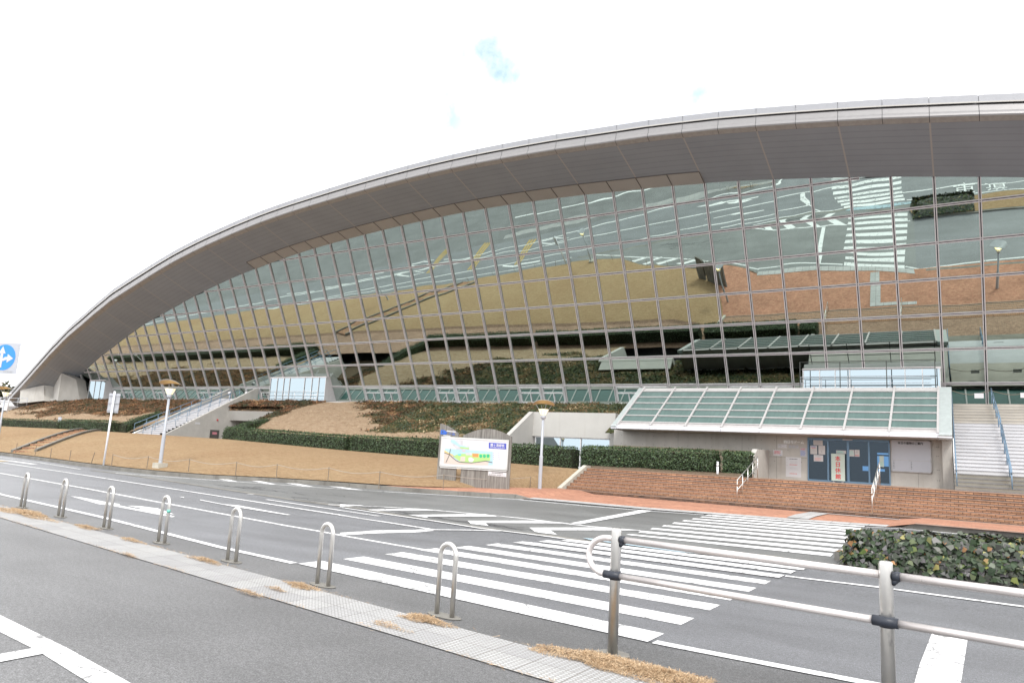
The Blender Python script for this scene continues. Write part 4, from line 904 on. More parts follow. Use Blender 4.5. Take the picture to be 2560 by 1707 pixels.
# doors
mb = MB(); jx = [-6.30, -5.42, -4.56, -3.69, -2.86]
for x, w in zip(jx, (.05, .07, .10, .07, .05)): mb.box(x-w/2, x+w/2, YD-.05, YD+.06, ZF, 3.42)
mb.box(-6.32, -2.85, YD-.06, YD+.07, 3.42, 3.52); mb.box(-6.32, -2.85, YD-.045, YD+.05, ZF, ZF+.09); fr = mb.build('door_frame', 'door_blue', ent)
mb = MB(); mb.box(-4.78, -4.36, YD-.12, YD-.061, 3.46, 3.51); mb.build('door_sensor', 'white', fr)
for a, b in zip(jx[:-1], jx[1:]):
    mb = MB(); mb.face([(a, YD, ZF+.09), (b, YD, ZF+.09), (b, YD, 3.42), (a, YD, 3.42)]); g = mb.build('glass_door', 'glass_door', ent)
mb = MB(); mb.face([(-9, 41.5, 1.3), (-9, 41.5, 3.6), (-.9, 41.5, 3.6), (-.9, 41.5, 1.3)]); mb.face([(-9, YD+.3, 1.3), (-9, 41.5, 1.3), (-.9, 41.5, 1.3), (-.9, YD+.3, 1.3)]); mb.face([(-9, YD+.3, 3.6), (-.9, YD+.3, 3.6), (-.9, 41.5, 3.6), (-9, 41.5, 3.6)])
mb.face([(-9, YD+.3, 1.3), (-9, YD+.3, 3.6), (-9, 41.5, 3.6), (-9, 41.5, 1.3)]); mb.face([(-.85, YD+.3, 1.3), (-.85, 41.5, 1.3), (-.85, 41.5, 3.6), (-.85, YD+.3, 3.6)]); mb.build('lobby', 'interior', ent)
for x0, x1, z0, z1 in ((-3.72, -3.22, 2.42, 2.92), (-3.18, -2.88, 2.42, 2.92), (-3.72, -3.22, 3.0, 3.08), (-3.18, -2.88, 3.0, 3.08), (-3.72, -3.4, 2.16, 2.28), (-4.4, -4.05, 2.15, 2.38)):
    mb = MB(); mb.box(x0, x1, 40.9, 40.95, z0, z1); mb.build('far_window', 'far_sky_window', ent)
# canopy
cs = [-16.05]+[-14.36, -12.43, -10.5, -8.57, -6.64, -4.71, -2.83, -.95]; cs = [-.91-1.825*k for k in range(9)][::-1]
LY, RY = 35.4, 39.15; CB, CT = Vector((0, LY, 3.80)), Vector((0, RY, 6.20)); sl = (CT-CB); nrmc = Vector((0, -sl.z, sl.y)).normalized()
def CP(x, t, off=0): p = CB+sl*t+nrmc*off; return Vector((x, p.y, p.z))
can = MB(); can.quadgrid([[tuple(CP(x, t, -.03)) for t in (.0, .09)] for x in (cs[0], cs[-1])]); can.quadgrid([[tuple(CP(x, t, -.03)) for t in (.90, 1.0)] for x in (cs[0], cs[-1])])
can.build('canopy_band', 'canopy_frame', ent)
trs = [.085+.162*i for i in range(6)]
for i in range(8):
    mb = MB(); mb.quadgrid([[tuple(CP(x, t, -.02)) for t in (trs[0], trs[-1])] for x in (cs[i], cs[i+1])]); g = mb.build('canopy_glass', 'glass_canopy', ent)
    mb = MB()
    for t in trs: mb.beam(CP(cs[i], t, .0), CP(cs[i+1], t, .0), .07, .06, upv=nrmc)
    mb.build('glazing_bar', 'canopy_frame', g)
for x in cs: mb = MB(); mb.beam(CP(x, 0, .01), CP(x, 1, .01), .09, .08, upv=nrmc); mb.build('canopy_rafter', 'canopy_frame', ent)
for x0, x1 in ((cs[0]-.34, cs[0]-.03), (cs[-1]+.03, cs[-1]+.52)):
    mb = MB(); q = [CP(x0, -.03), CP(x1, -.03), CP(x1, 1), CP(x0, 1)]; mb.prism([tuple(p) for p in q], tuple(nrmc*-.2)); mb.build('canopy_side_plate', 'canopy_plate', ent)
mb = MB(); P_ = lambda x, dx: mb.prism([(x, LY, 3.60), (x, LY-.09, 3.62), (x, LY-.075, 3.74), (x, LY+.01, 3.81)], (dx, 0, 0))
for i in range(8): P_(cs[i]+.008, cs[i+1]-cs[i]-.016)
P_(cs[0]-.34, .33); P_(cs[-1]+.01, .51); mb.build('canopy_lip', 'canopy_lip', ent)
mb = MB(); mb.box(cs[0]-.32, cs[-1]+.5, LY+.02, YD+.32, 3.59, 3.63); mb.build('canopy_underside', 'concrete_light', ent)
mb = MB(); mb.face([(cs[0]-.3, 35.6, 3.62), (cs[0]-.3, 39.1, 5.95), (cs[0]-.3, 39.1, 3.56)]); mb.face([(cs[-1]+.45, 35.6, 3.62), (cs[-1]+.45, 39.1, 3.56), (cs[-1]+.45, 39.1, 5.95)]); mb.face([(-.45, 37.3, 1.4), (-.45, 43.2, 1.4), (-.45, 43.2, 5.95), (-.45, 39.1, 5.95), (-.45, 39.1, 3.56), (-.45, 37.3, 3.56)]); mb.build('side_wall', 'concrete', ent)
mb = MB(); mb.face([(cs[0]-.3, 39.13, 4.0), (cs[-1]+.45, 39.13, 4.0), (cs[-1]+.45, 39.13, 6.12), (cs[0]-.3, 39.13, 6.12)]); mb.build('rear_wall', 'concrete', ent)
mb = MB(); mb.box(-7.6, -.46, 39.2, 42.25, 5.6, 5.95); mb.build('terrace_slab', 'concrete', ent)

# notices and lettering on the entrance wall
X1, Z1 = Vector((1, 0, 0)), Vector((0, 0, 1))
def lines(mb, x0, x1, z0, z1, y, n, mi, h=.012, rag=.25):
    for i in range(n):
        z = z1-(z1-z0)*(i+.5)/n; xe = x1-(x1-x0)*random.uniform(0, rag); x = x0
        while x < xe:
            w = random.uniform(.025, .07); mb.box(x, min(x+w, xe), y-.004, y-.001, z-h/2, z+h/2, mi); x += w+.014
def poster(x0, x1, z0, z1, y, label, inks, name='notice', mat='paper', group=None):
    t = empty(name, ((x0+x1)/2, y, z0), label, 'notice', group); mb = MB(); mb.box(x0, x1, y-.012, y, z0, z1); sh = mb.build('sheet', mat, t)
    mb = MB(); ms = []
    for (a, b, c, d, n, ink, h) in inks:
        if ink not in ms: ms.append(ink)
        lines(mb, x0+(x1-x0)*a, x0+(x1-x0)*b, z0+(z1-z0)*c, z0+(z1-z0)*d, y-.012, n, ms.index(ink), h)
    if ms: o_ = mb.build('lettering', ms, sh)
    return t
poster(-7.32, -6.62, 1.63, 2.57, YD, 'large white notice with red lines low on the concrete wall left of the doors', [(.25, .85, .86, .96, 1, 'ink_black', .03), (.3, .85, .66, .82, 3, 'ink_grey', .012), (.25, .88, .58, .66, 1, 'ink_red', .025), (.25, .85, .36, .5, 3, 'ink_grey', .012), (.25, .85, .15, .2, 1, 'ink_red', .025), (.05, .15, .5, .95, 3, 'ink_grey', .02)], mat='white')
poster(-7.90, -7.47, 2.61, 2.88, YD, 'small notice of red text at far left of the concrete wall', [(.1, .9, .3, .9, 4, 'ink_red', .022), (.7, .9, .1, .2, 1, 'ink_blue', .02)], mat='white')
poster(-6.67, -6.37, 2.63, 3.03, YD, 'pale blue printed notice on the wall touching the door frame', [(.1, .9, .75, .95, 2, 'ink_red', .02), (.1, .9, .1, .7, 5, 'ink_blue', .02)], mat='sign_white')
YG = YD-.02
poster(-6.06, -5.65, 3.19, 3.47, YG, 'topmost grey notice on the left door pane', [(.1, .9, .15, .9, 5, 'ink_grey', .018)])
poster(-6.20, -5.90, 2.76, 3.16, YG, 'notice with a blue heading on the left door pane', [(.1, .9, .8, .95, 1, 'ink_blue', .035), (.2, .9, .68, .78, 1, 'ink_red', .025), (.1, .9, .1, .6, 5, 'ink_grey', .012)])
poster(-5.84, -5.55, 2.76, 3.17, YG, 'plain grey text notice beside the blue headed one on the left door pane', [(.1, .9, .5, .92, 4, 'ink_grey', .012), (.4, .6, .25, .4, 2, 'ink_grey', .03)])
poster(-6.05, -5.64, 2.43, 2.73, YG, 'lowest notice with red lines on the left door pane', [(.1, .9, .7, .95, 2, 'ink_grey', .014), (.1, .9, .1, .6, 4, 'ink_orange', .016)], mat='white')
poster(-5.07, -4.65, 2.84, 2.98, YG, 'mint green strip notice above the closed banner', [(.1, .9, .2, .8, 2, 'mint', .04)])
poster(-4.51, -4.30, 2.73, 3.03, YG, 'half mint notice on the third door pane', [(.1, .9, .2, .85, 4, 'mint', .03)])
poster(-4.28, -4.08, 2.73, 3.04, YG, 'white notice with a red foot on the third door pane', [(.2, .8, .5, .8, 3, 'ink_grey', .014), (.1, .9, .1, .25, 2, 'ink_red', .02)])
poster(-3.27, -3.09, 2.32, 2.81, YG, 'tall pale mint notice on the right door pane', [(.1, .9, .1, .45, 3, 'mint', .03)], mat='pale_green')
bn = empty('closed_banner', (-4.98, YD-.15, 1.5), 'pale green standing banner with four large red characters in front of the doors', 'banner')
mb = MB(); mb.box(-5.27, -4.69, YD-.17, YD-.12, 1.58, 2.82); mb.build('board', 'pale_green', bn)
mb = MB(); mb.box(-5.2, -5.12, YD-.3, YD+.0, 1.505, 1.53); mb.box(-4.84, -4.76, YD-.3, YD+.0, 1.505, 1.53); mb.box(-5.2, -5.17, YD-.13, YD-.10, 1.53, 1.7); mb.box(-4.79, -4.76, YD-.13, YD-.10, 1.53, 1.7); mb.build('foot', 'pole_grey', bn)
for ch, z in zip('本日休館', (2.60, 2.33, 2.06, 1.78)): [text(ch, .25, (-4.985+dx, YD-.172-.0004*k_, z), X1, Z1, 'ink_red', 'character', bn, ext=.002, bold=.005) for k_, dx in enumerate((0,))]
wl = empty('wall_lettering', (-7, YD, 3.0), 'raised metal building name high on the concrete wall left of the doors', 'lettering')
text('四日市ドーム', .17, (-6.95, YD-.015, 3.30), X1, Z1, 'letter_metal', 'name_characters', wl, ext=.012, width=.90, bold=.004)
mb = MB(); mb.box(-7.69, -7.26, YD-.012, YD, 2.99, 3.17); pl = mb.build('name_plate', 'white', wl)
text('西口 1', .15, (-7.475, YD-.014, 3.08), X1, Z1, 'ink_grey', 'plate_lettering', wl, ext=.001, width=.38, bold=.003)
mb = MB()
for x in (-7.12, -6.96, -6.8): mb.box(x-.065, x+.065, YD-.01, YD, 3.0, 3.15)
mb.build('pictogram_plate', 'sign_back', wl)
nb = empty('notice_board', (-2.0, YD, 2.18), 'large white event notice board on the wall right of the doors', 'notice board')
mb = MB(); mb.box(-2.76, -1.25, YD-.07, YD, 2.17, 3.52); mb.build('board', 'sign_white', nb)
mb = MB(); mb.box(-2.76, -1.25, YD-.078, YD-.07, 2.64, 2.665); mb.box(-2.79, -2.75, YD-.08, YD, 2.15, 3.54); mb.box(-1.26, -1.22, YD-.08, YD, 2.15, 3.54); mb.box(-2.79, -1.22, YD-.08, YD, 3.51, 3.55); mb.box(-2.79, -1.22, YD-.08, YD, 2.14, 2.18); mb.build('board_frame', 'ink_grey', nb)
text('本日の催物のご案内', .125, (-2.02, YD-.072, 3.42), X1, Z1, 'ink_black', 'heading', nb, ext=.001, width=.98, bold=.004)
for z, s_ in zip((3.22, 3.10, 2.98, 2.86), '催物時間'): text(s_, .06, (-2.68, YD-.072, z), X1, Z1, 'ink_grey', 'side_character', nb, ext=.001)
for x in (-2.69, -2.0):
    for z, s_ in zip((2.58, 2.51, 2.44, 2.37, 2.30), '主催お問合'): text(s_, .055, (x, YD-.072, z), X1, Z1, 'ink_black', 'side_character', nb, ext=.001)

# ============================================================ STAIRS
def steps(mb, x0, x1, y0, z0, n, rise, tread, mats, edge=.02, zbot=None):
    for i in range(n):
        y, z = y0+i*tread, z0+i*rise; m = mats(i)
        mb.face([(x0, y, z+.014), (x1, y, z+.014), (x1, y, z+rise-edge), (x0, y, z+rise-edge)], m[0])
        mb.face([(x0, y-.012, z+rise-edge), (x1, y-.012, z+rise-edge), (x1, y-.012, z+rise), (x0, y-.012, z+rise)], m[1])
        mb.face([(x0, y, z+rise-edge), (x0, y-.012, z+rise-edge), (x1, y-.012, z+rise-edge), (x1, y, z+rise-edge)], m[1])
        jh = .040 if edge < .015 else .016; mb.face([(x0, y-.003, z), (x1, y-.003, z), (x1, y-.003, z+jh), (x0, y-.003, z+jh)], m[2])  # strip at the riser foot, coloured as the shadow below the step
        mb.face([(x0, y-.012, z+rise), (x1, y-.012, z+rise), (x1, y+.05, z+rise), (x0, y+.05, z+rise)], m[1])
        mb.face([(x0, y+.05, z+rise), (x1, y+.05, z+rise), (x1, y+tread, z+rise), (x0, y+tread, z+rise)], m[0])
bs = empty('brick_steps', (-6, 29, .39), 'wide flight of orange brick steps across the front of the entrance', 'steps')
mb = MB(); N = 8; rise = (1.505-.40)/N; steps(mb, -15.2, 9, 29.0, .40, N, rise, .33, lambda i: (0 if i else 1, 2, 3)); mb.build('treads', ['brick', 'brick_wet', 'tread_edge', 'joint'], bs, uv=True)
mb = MB(); mb.prism([(-15.42, 28.85, .35), (-15.42, 31.75, .35), (-15.42, 31.75, 1.62), (-15.42, 31.35, 1.62), (-15.42, 28.85, .58)], (.2, 0, 0)); mb.build('side_coping', 'cap', bs)
def handrail(name, pts, h, label, mat='steel', nposts=5, r=.02, mid=True, group=None, double=False):
    """sloping rail: pts are two foot points"""
    a, b = Vector(pts[0]), Vector(pts[1]); t = empty(name, a, label, 'handrail', group); hv = Vector((0, 0, h))
    mb = MB(); ext = (b-a).normalized()*.0
    mb.tube([a+Vector((0, 0, h*.72)), a+hv, b+hv, b+Vector((0, 0, h*.72))], r, 8); mb.build('rail', mat, t, smooth=True)
    if mid: mb = MB(); mb.tube([a+hv*.55, b+hv*.55], r*.7, 6); mb.build('rail', mat, t, smooth=True)
    for i in range(nposts): p = a.lerp(b, i/(nposts-1)); mb = MB(); mb.tube([p-Vector((0, 0, .05)), p+hv], r*.85, 8); mb.build('post', mat, t, smooth=True)
    return t
handrail('handrail', [(-7.54,29.10,0.41), (-8.33, 31.5, 1.5)] if False else [(-7.58, 29.05, .55), (-7.52, 32.1, 1.56)], .85, 'steel handrail on the brick steps left of the doors', group='handrails on the brick steps')
handrail('handrail', [(-2.84, 29.05, .55), (-2.84, 32.0, 1.56)], .85, 'steel handrail on the brick steps directly below the right door pane', group='handrails on the brick steps')
# right white flight
ws = empty('white_steps', (2, 33.7, 1.5), 'long pale stone flight climbing beside the canopy to the glass wall', 'steps')
N = 26; rise = (5.6-1.505)/N; tr = (41.4-33.6)/N
mb = MB(); steps(mb, -.36, 4.6, 33.6, 1.505, N, rise, tr, lambda i: ((2, 2, 3) if i < 4 else ((1, 1, 3) if i > 18 else (0, 0, 3))), edge=.012)
mb.face([(-.36, 41.39, 5.6), (4.6, 41.39, 5.6), (4.6, 42.03, 5.6), (-.36, 42.03, 5.6)], 1); mb.build('treads', ['stair_white', 'stair_mid', 'stair_grey', 'riser_shade'], ws)
mb = MB(); mb.prism([(4.6, 33.4, 1.4), (4.6, 43.4, 1.4), (4.6, 43.4, 6.6), (4.6, 41.4, 6.6), (4.6, 33.4, 2.3)], (.3, 0, 0)); mb.build('side_wall', 'concrete', ws)
handrail('blue_handrail', [(-.28, 33.75, 1.65), (-.42, 41.4, 5.62)], .78, 'blue handrail running up the left edge of the pale stairs against the canopy', 'rail_blue', 9, .024)
handrail('blue_handrail', [(1.51, 33.75, 1.65), (1.42, 37.5, 3.6)], .78, 'lower blue handrail down the middle of the pale stairs', 'rail_blue', 5, .026)
handrail('blue_handrail', [(1.40, 37.9, 3.85), (1.22, 41.45, 5.62)], .78, 'upper blue handrail down the middle of the pale stairs', 'rail_blue', 5, .026)
rp = empty('rope_barrier', (0, 41.45, 5.6), 'brown rope with a white card across the top of the pale stairs', 'barrier')
mb = MB(); P = []
for a, b in (((-.45, 41.4, 6.3), (1.2, 41.45, 6.3)), ((1.2, 41.45, 6.3), (2.9, 41.45, 6.3)), ((2.9, 41.45, 6.3), (4.5, 41.45, 6.3))):
    P += [Vector(a).lerp(Vector(b), t)-Vector((0, 0, .22*math.sin(math.pi*t))) for t in np.linspace(0, 1, 9)]
mb.tube(P, .014, 6); mb.build('rope', 'stake', rp)
for x, z in ((.72, 6.02), (2.55, 6.05)): mb = MB(); mb.box(x-.19, x+.19, 41.38, 41.39, z-.12, z+.12); mb.build('card', 'white', rp)
mb = MB(); mb.box(2.05, 2.55, 35.35, 35.36, 2.46, 2.62); top(mb, 'floor_notice', 'paper', 'small cream notice stuck to a riser of the pale stairs', 'notice')

# middle white flight with string walls and service door
ms = empty('outdoor_stairs', (-55.7, 34, 1.8), 'pale stone stairs between two sloping concrete walls climbing the bank', 'stairs')
N = 24; rise = (5.58-1.82)/N; tr = (41.6-33.9)/N; mb = MB(); steps(mb, -57.3, -54.2, 33.9, 1.82, N, rise, tr, lambda i: (0, 0, 1), edge=.012)
mb.face([(-57.3, 41.59, 5.58), (-54.2, 41.59, 5.58), (-54.2, 42.03, 5.58), (-57.3, 42.03, 5.58)], 0); mb.build('treads', ['stair_white', 'riser_shade'], ms)
mb = MB(); mb.prism([(-54.25, 34.2, .6), (-54.25, 43.0, .6), (-54.25, 43.0, 6.64), (-54.25, 42.7, 6.64), (-54.25, 34.66, 2.13), (-54.25, 34.2, 1.9)], (.25, 0, 0)); rw = mb.build('side_wall', 'concrete', ms)
mb = MB(); mb.prism([(-57.5, 33.9, 1.2), (-57.5, 42.75, 1.2), (-57.5, 42.75, 6.63), (-57.5, 42.45, 6.63), (-57.5, 34.1, 2.1)], (.22, 0, 0)); mb.build('side_wall', 'concrete', ms)
mb = MB(); mb.box(-53.995, -53.95, 38.55, 39.40, .72, 2.70); dr = mb.build('service_door', 'door_grey', ms)
mb = MB(); mb.box(-53.945, -53.94, 38.75, 39.2, 2.32, 2.52); mb.build('door_sign', 'door_sign', dr)
mb = MB(); mb.box(-53.995, -53.98, 37.05, 37.5, 3.05, 3.22); mb.build('number_plate', 'white', ms)
mb = MB(); mb.box(-53.995, -53.93, 39.05, 39.17, 3.5, 3.62); mb.build('alarm_lamp', 'ink_red', ms)
for x, lab in ((-57.0, 'left blue handrail of the outdoor stairs on the bank'), (-55.7, 'middle blue handrail of the outdoor stairs on the bank'), (-54.5, 'right blue handrail of the outdoor stairs on the bank')):
    handrail('blue_handrail', [(x, 33.7, 1.95), (x, 41.4, 5.55)], .85, lab, 'rail_blue', 9, .022)
for x, lab in ((-57.35, 'left of two round white globe lamps at the head of the outdoor stairs'), (-55.0, 'right of two round white globe lamps at the head of the outdoor stairs')):
    mb = MB(); mb.tube([(x+.8, 41.9, 5.55), (x+.8, 41.9, 6.0)], .03, 8); mb.lathe((x+.8, 41.9, 6.0), [(.02, 0), (.12, .04), (.17, .14), (.12, .25), (.02, .29)], 12); top(mb, 'globe_lamp', 'white', lab, 'lamp', 'globe lamps at the stair head', smooth=True)
# concrete lintel over the service recess
li = empty('service_opening', (-50.5, 40, 3.6), 'pale concrete lintel and slanting wall over a dark service opening in the bank', 'wall')
mb = MB(); mb.prism([(-53.99, 40.0, 4.43), (-53.99, 40.35, 3.62), (-53.99, 40.9, 3.62), (-53.99, 40.9, 4.43)], (7.0, 0, 0)); mb.build('lintel', 'concrete_light', li)
mb = MB(); mb.prism([(-53.99, 40.06, 4.435), (-53.99, 40.95, 5.02), (-53.99, 40.95, 4.435)], (6.9, 0, 0)); mb.build('earth_fill', 'soil', li)
_n = 700; _X = rng.uniform(-53.9, -47.1, _n); _t = rng.random(_n); leaves('ivy_fringe', np.stack([_X, 40.02+_t*.9, 4.47+_t*.62+rng.uniform(0, .07, _n)], 1), np.tile([0, -.7, .7], (_n, 1)), .13, 'bank_leaf', li, 'ivy')
mb = MB(); W_ = [(-47.05, 40.0), (-45.95, 37.5), (-44.1, 33.6)]; T_ = [4.43, 3.45, 1.98]
for i in range(2):
    (a, b), (c, d) = W_[i], W_[i+1]; mb.prism([(a, b, .6), (c, d, .6), (c, d, T_[i+1]), (a, b, T_[i])], (.28, .1, 0))
mb.build('slanting_wall', 'concrete_light', li)
mb = MB(); mb.box(-53.99, -46.8, 42.2, 42.3, .6, 3.62); mb.box(-53.99, -46.8, 40.9, 42.3, 3.62, 3.7); mb.build('back_wall', 'concrete_dark', li)
# white recessed window bay near the canopy
wb = empty('window_bay', (-19.6, 38, 1.5), 'white concrete window bay sunk into the bank left of the canopy', 'wall')
mb = MB(); mb.box(-22.18, -16.78, 38, 38.35, 3.16, 4.62); mb.box(-17.05, -16.78, 37.98, 38.35, 1.4, 3.16); mb.box(-22.2, -16.78, 38.35, 39.2, 4.5, 4.6); mb.build('lintel', 'concrete_light', wb)
mb = MB(); mb.box(-22.0, -17.05, 38.12, 38.14, 1.5, 3.16); g = mb.build('window', 'glass_clear', wb)
mb = MB()
for x in (-22.0, -20.3, -18.95, -17.1): mb.box(x-.03, x+.03, 38.05, 38.12, 1.5, 3.16)
mb.box(-22, -17.05, 38.05, 38.12, 3.1, 3.16); mb.build('frame', 'frame_white', g)
mb = MB(); mb.prism([(-22.45, 34.3, 1.4), (-22.45, 38.35, 1.4), (-22.45, 38.35, 4.62), (-22.45, 37.9, 4.62), (-22.45, 34.3, 2.4)], (.28, 0, 0)); mb.build('wing_wall', 'concrete_light', wb)

# brick stairs up the lawn
ls = empty('lawn_steps', (-50, 24, .5), 'narrow brick steps with stone edges slanting up the dry lawn', 'steps')
b0, b1 = Vector((-46.1, 20.35, 0)), Vector((-57.6, 30.05, 0)); dv = (b1-b0); side = Vector((1.55, .45, 0)); mb = MB(); N = 11
for i in range(N):
    p, q = b0+dv*(i/N), b0+dv*((i+1)/N); zq = float(lawn((p.x+q.x)/2, (p.y+q.y)/2))-.02; zp = float(lawn(p.x, p.y))-.14 if i == 0 else zprev
    a, b_, c, d = p, p+side, q+side, q
    mb.face([(a.x, a.y, zp), (b_.x, b_.y, zp), (b_.x, b_.y, zq+.05), (a.x, a.y, zq+.05)], 0); mb.face([(a.x, a.y, zq+.05), (b_.x, b_.y, zq+.05), (c.x, c.y, zq+.05), (d.x, d.y, zq+.05)], 0); zprev = zq+.05
mb.build('treads', ['brick', 'cap'], ls, uv=True)
for s_ in (Vector((-.16, 0, 0)), side):
    mb = MB(); P = [b0+dv*t+s_ for t in np.linspace(0, 1, 12)]
    for a, b_ in zip(P[:-1], P[1:]):
        za, zb_ = float(lawn(a.x, a.y))+.09, float(lawn(b_.x, b_.y))+.09; mb.beam((a.x, a.y, za-.05), (b_.x, b_.y, zb_-.05), .13, .22)
    mb.build('edge_stone', 'concrete_dark', ls)

# terrace railings behind the canopy
def fence_rail(name, x0, x1, y, z0, heights, xs_, label, mat, r=.018, extra=None):
    t = empty(name, (x0, y, z0), label, 'railing')
    for h in heights: mb = MB(); mb.tube([(x0, y, z0+h), (x1, y, z0+h)], r, 8); mb.build('rail', mat, t, smooth=True)
    for x in xs_: mb = MB(); mb.tube([(x, y, z0), (x, y, z0+heights[-1])], r*1.1, 8); mb.build('post', mat, t, smooth=True)
    return t
fence_rail('terrace_railing', -7.36, -1.04, 40.75, 5.95, (.9, 1.38, 1.79), (-7.34, -5.36, -3.19, -1.06), 'tall dark pipe railing on the terrace above the canopy', 'black_pipe', .02)
fence_rail('terrace_railing', -7.5, -1.3, 41.6, 5.95, (.75, 1.1), (-7.45, -6.4, -5.1, -3.1), 'lower thin pipe railing behind the tall one above the canopy', 'pole_grey', .014)
fence_rail('terrace_railing', -52.2, -45.2, 41.85, 5.44, (.28, .55, .85), (-52.1, -50.4, -49.2, -47.9, -46.6, -45.2), 'thin pale railing in front of the glass box left of the map board', 'rail_alu', .014)
fence_rail('terrace_railing', -96, -84, 37.6, 4.3, (.4, .8), tuple(np.linspace(-96, -84, 7)), 'faint grey railing below the roof foot at far left', 'pole_grey', .03)

# ============================================================ HEDGES
def hedge(path, h, w, label, cnt, leaf=.085, name='hedge', group='clipped hedges below the bank', mat='hedge_leaf'):
    """path: list of (x, y, z)"""
    P = [Vector(p) for p in path]; t = empty(name, P[0], label, 'hedge', group)
    mb = MB(); segs = []; tot = 0
    for a, b in zip(P[:-1], P[1:]): segs.append((a, b, (b-a).length)); tot += (b-a).length
    for a, b, L in segs:
        d = (b-a); d.z = 0; d.normalize(); n_ = Vector((-d.y, d.x, 0))*(w/2-.1)
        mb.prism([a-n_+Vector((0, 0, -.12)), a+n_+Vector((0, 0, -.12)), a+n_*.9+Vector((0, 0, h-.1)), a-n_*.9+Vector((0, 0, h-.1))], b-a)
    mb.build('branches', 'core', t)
    n_ = cnt; sg = rng.choice(len(segs), n_, p=np.array([s[2] for s in segs])/tot); s = rng.random(n_); PP = np.zeros((n_, 3)); NN = np.zeros((n_, 3))
    fc = rng.choice(5, n_, p=[.42, .14, .32, .06, .06]); c1 = rng.uniform(-.5, .5, n_); c2 = rng.random(n_)
    for i, (a, b, L) in enumerate(segs):
        k = sg == i; d = np.array(b-a); dh = np.array([d[0], d[1], 0]); dh /= np.linalg.norm(dh); nn_ = np.array([-dh[1], dh[0], 0])
        if (nn_[1] if abs(nn_[1]) > .5 else -nn_[0]) > 0: nn_ = -nn_   # front faces the road
        m = k.sum(); ss = s[k]; f = fc[k]; off = np.zeros(m); zz = np.zeros(m); N_ = np.zeros((m, 3))
        lump = .10*(fbm(ss*L*1.1+i*9, np.full(m, 2.)+c2[k]*2, 3)-.5)*2
        fr = f == 0; off[fr] = .5; zz[fr] = .05+c2[k][fr]*.95; N_[fr] = nn_+np.array([0, 0, .3])
        bk = f == 1; off[bk] = -.5; zz[bk] = .1+c2[k][bk]*.9; N_[bk] = -nn_
        tp = f == 2; off[tp] = c1[k][tp]; zz[tp] = 1; N_[tp] = [0, 0, 1]
        e = f >= 3; off[e] = c1[k][e]; zz[e] = c2[k][e]; ss = np.where(f == 3, 0 if i == 0 else ss, np.where(f == 4, 1 if i == len(segs)-1 else ss, ss)); N_[e] = dh
        rnd = np.where(zz > .85, 1-(zz-.85)*1.2, 1)*(1-.12*(zz < .2))
        pos = np.array(a)+ss[:, None]*d+nn_*(off*w*rnd+lump*np.sign(off)*1.0)[:, None]+np.array([0, 0, 1])*(zz*h+lump*.7*(zz > .8)+rng.normal(0, .02, m))[:, None]
        PP[k] = pos+rng.normal(0, .028, (m, 3)); NN[k] = N_
    tint = np.clip(rng.beta(1.6, 2.6, n_)+.25*(PP[:, 2]-PP[:, 2].min() > h*.9)*rng.random(n_), 0, 1)
    leaves('foliage', PP, NN, leaf, mat, t, shape='diamond', tint=tint, jitter=.6)
    return t
zb1 = lambda x: float(zc_(x))-.16
hedge([(-98, 32.9, zb1(-98)), (-80, 32.9, zb1(-80)), (-66.5, 32.9, zb1(-66.5))], .92, 1.0, 'leftmost clipped hedge running out of the frame below the bank', 9000)
hedge([(-66.0, 32.9, zb1(-66)), (-58.3, 32.9, zb1(-58))], 1.02, 1.0, 'short clipped hedge just left of the outdoor stairs', 5500)
hedge([(-58.0, 33.3, zb1(-58)), (-58.6, 34.8, 2.45), (-59.3, 37.1, 3.15)], .85, .9, 'hedge arm climbing the bank along the left wall of the outdoor stairs', 3000)
hedge([(-43.4, 32.4, zb1(-43.2)), (-44.6, 34.8, 2.5), (-45.5, 37.4, 3.05)], .72, .9, 'hedge arm climbing beside the slanting service wall', 3000)
hedge([(-43.2, 32.4, zb1(-43)), (-31.7, 32.4, zb1(-31.7))], .98, 1.0, 'clipped hedge in the middle between service opening and the narrow gap', 9500)
hedge([(-31.2, 32.4, zb1(-31.2)), (-21.5, 32.4, 1.42), (-16.4, 32.4, 1.42)], 1.05, 1.0, 'clipped hedge passing behind the map board', 12500)
hedge([(-15.9, 32.6, 1.58), (-9.42, 32.7, 1.60)], .95, 1.1, 'bright green clipped hedge behind the brick steps', 9000)
hedge([(-9.12, 32.8, 1.56), (-7.95, 32.9, 1.56)], 1.0, 1.1, 'small round end hedge beside the white bollard light', 2600)
bl = empty('bollard_light', (-9.2, 32.15, 1.5), 'short white bollard light in the gap between two hedges', 'lamp')
mb = MB(); mb.lathe((-9.2, 32.0, 1.45), [(.05, 0), (.05, .45)], 12); mb.build('post', 'pole_white', bl, smooth=True); mb = MB(); mb.lathe((-9.2, 32.0, 1.9), [(.05, 0), (.055, .12), (.03, .16), (.06, .2), (.02, .22)], 12); mb.build('head', 'pole_white', bl, smooth=True)

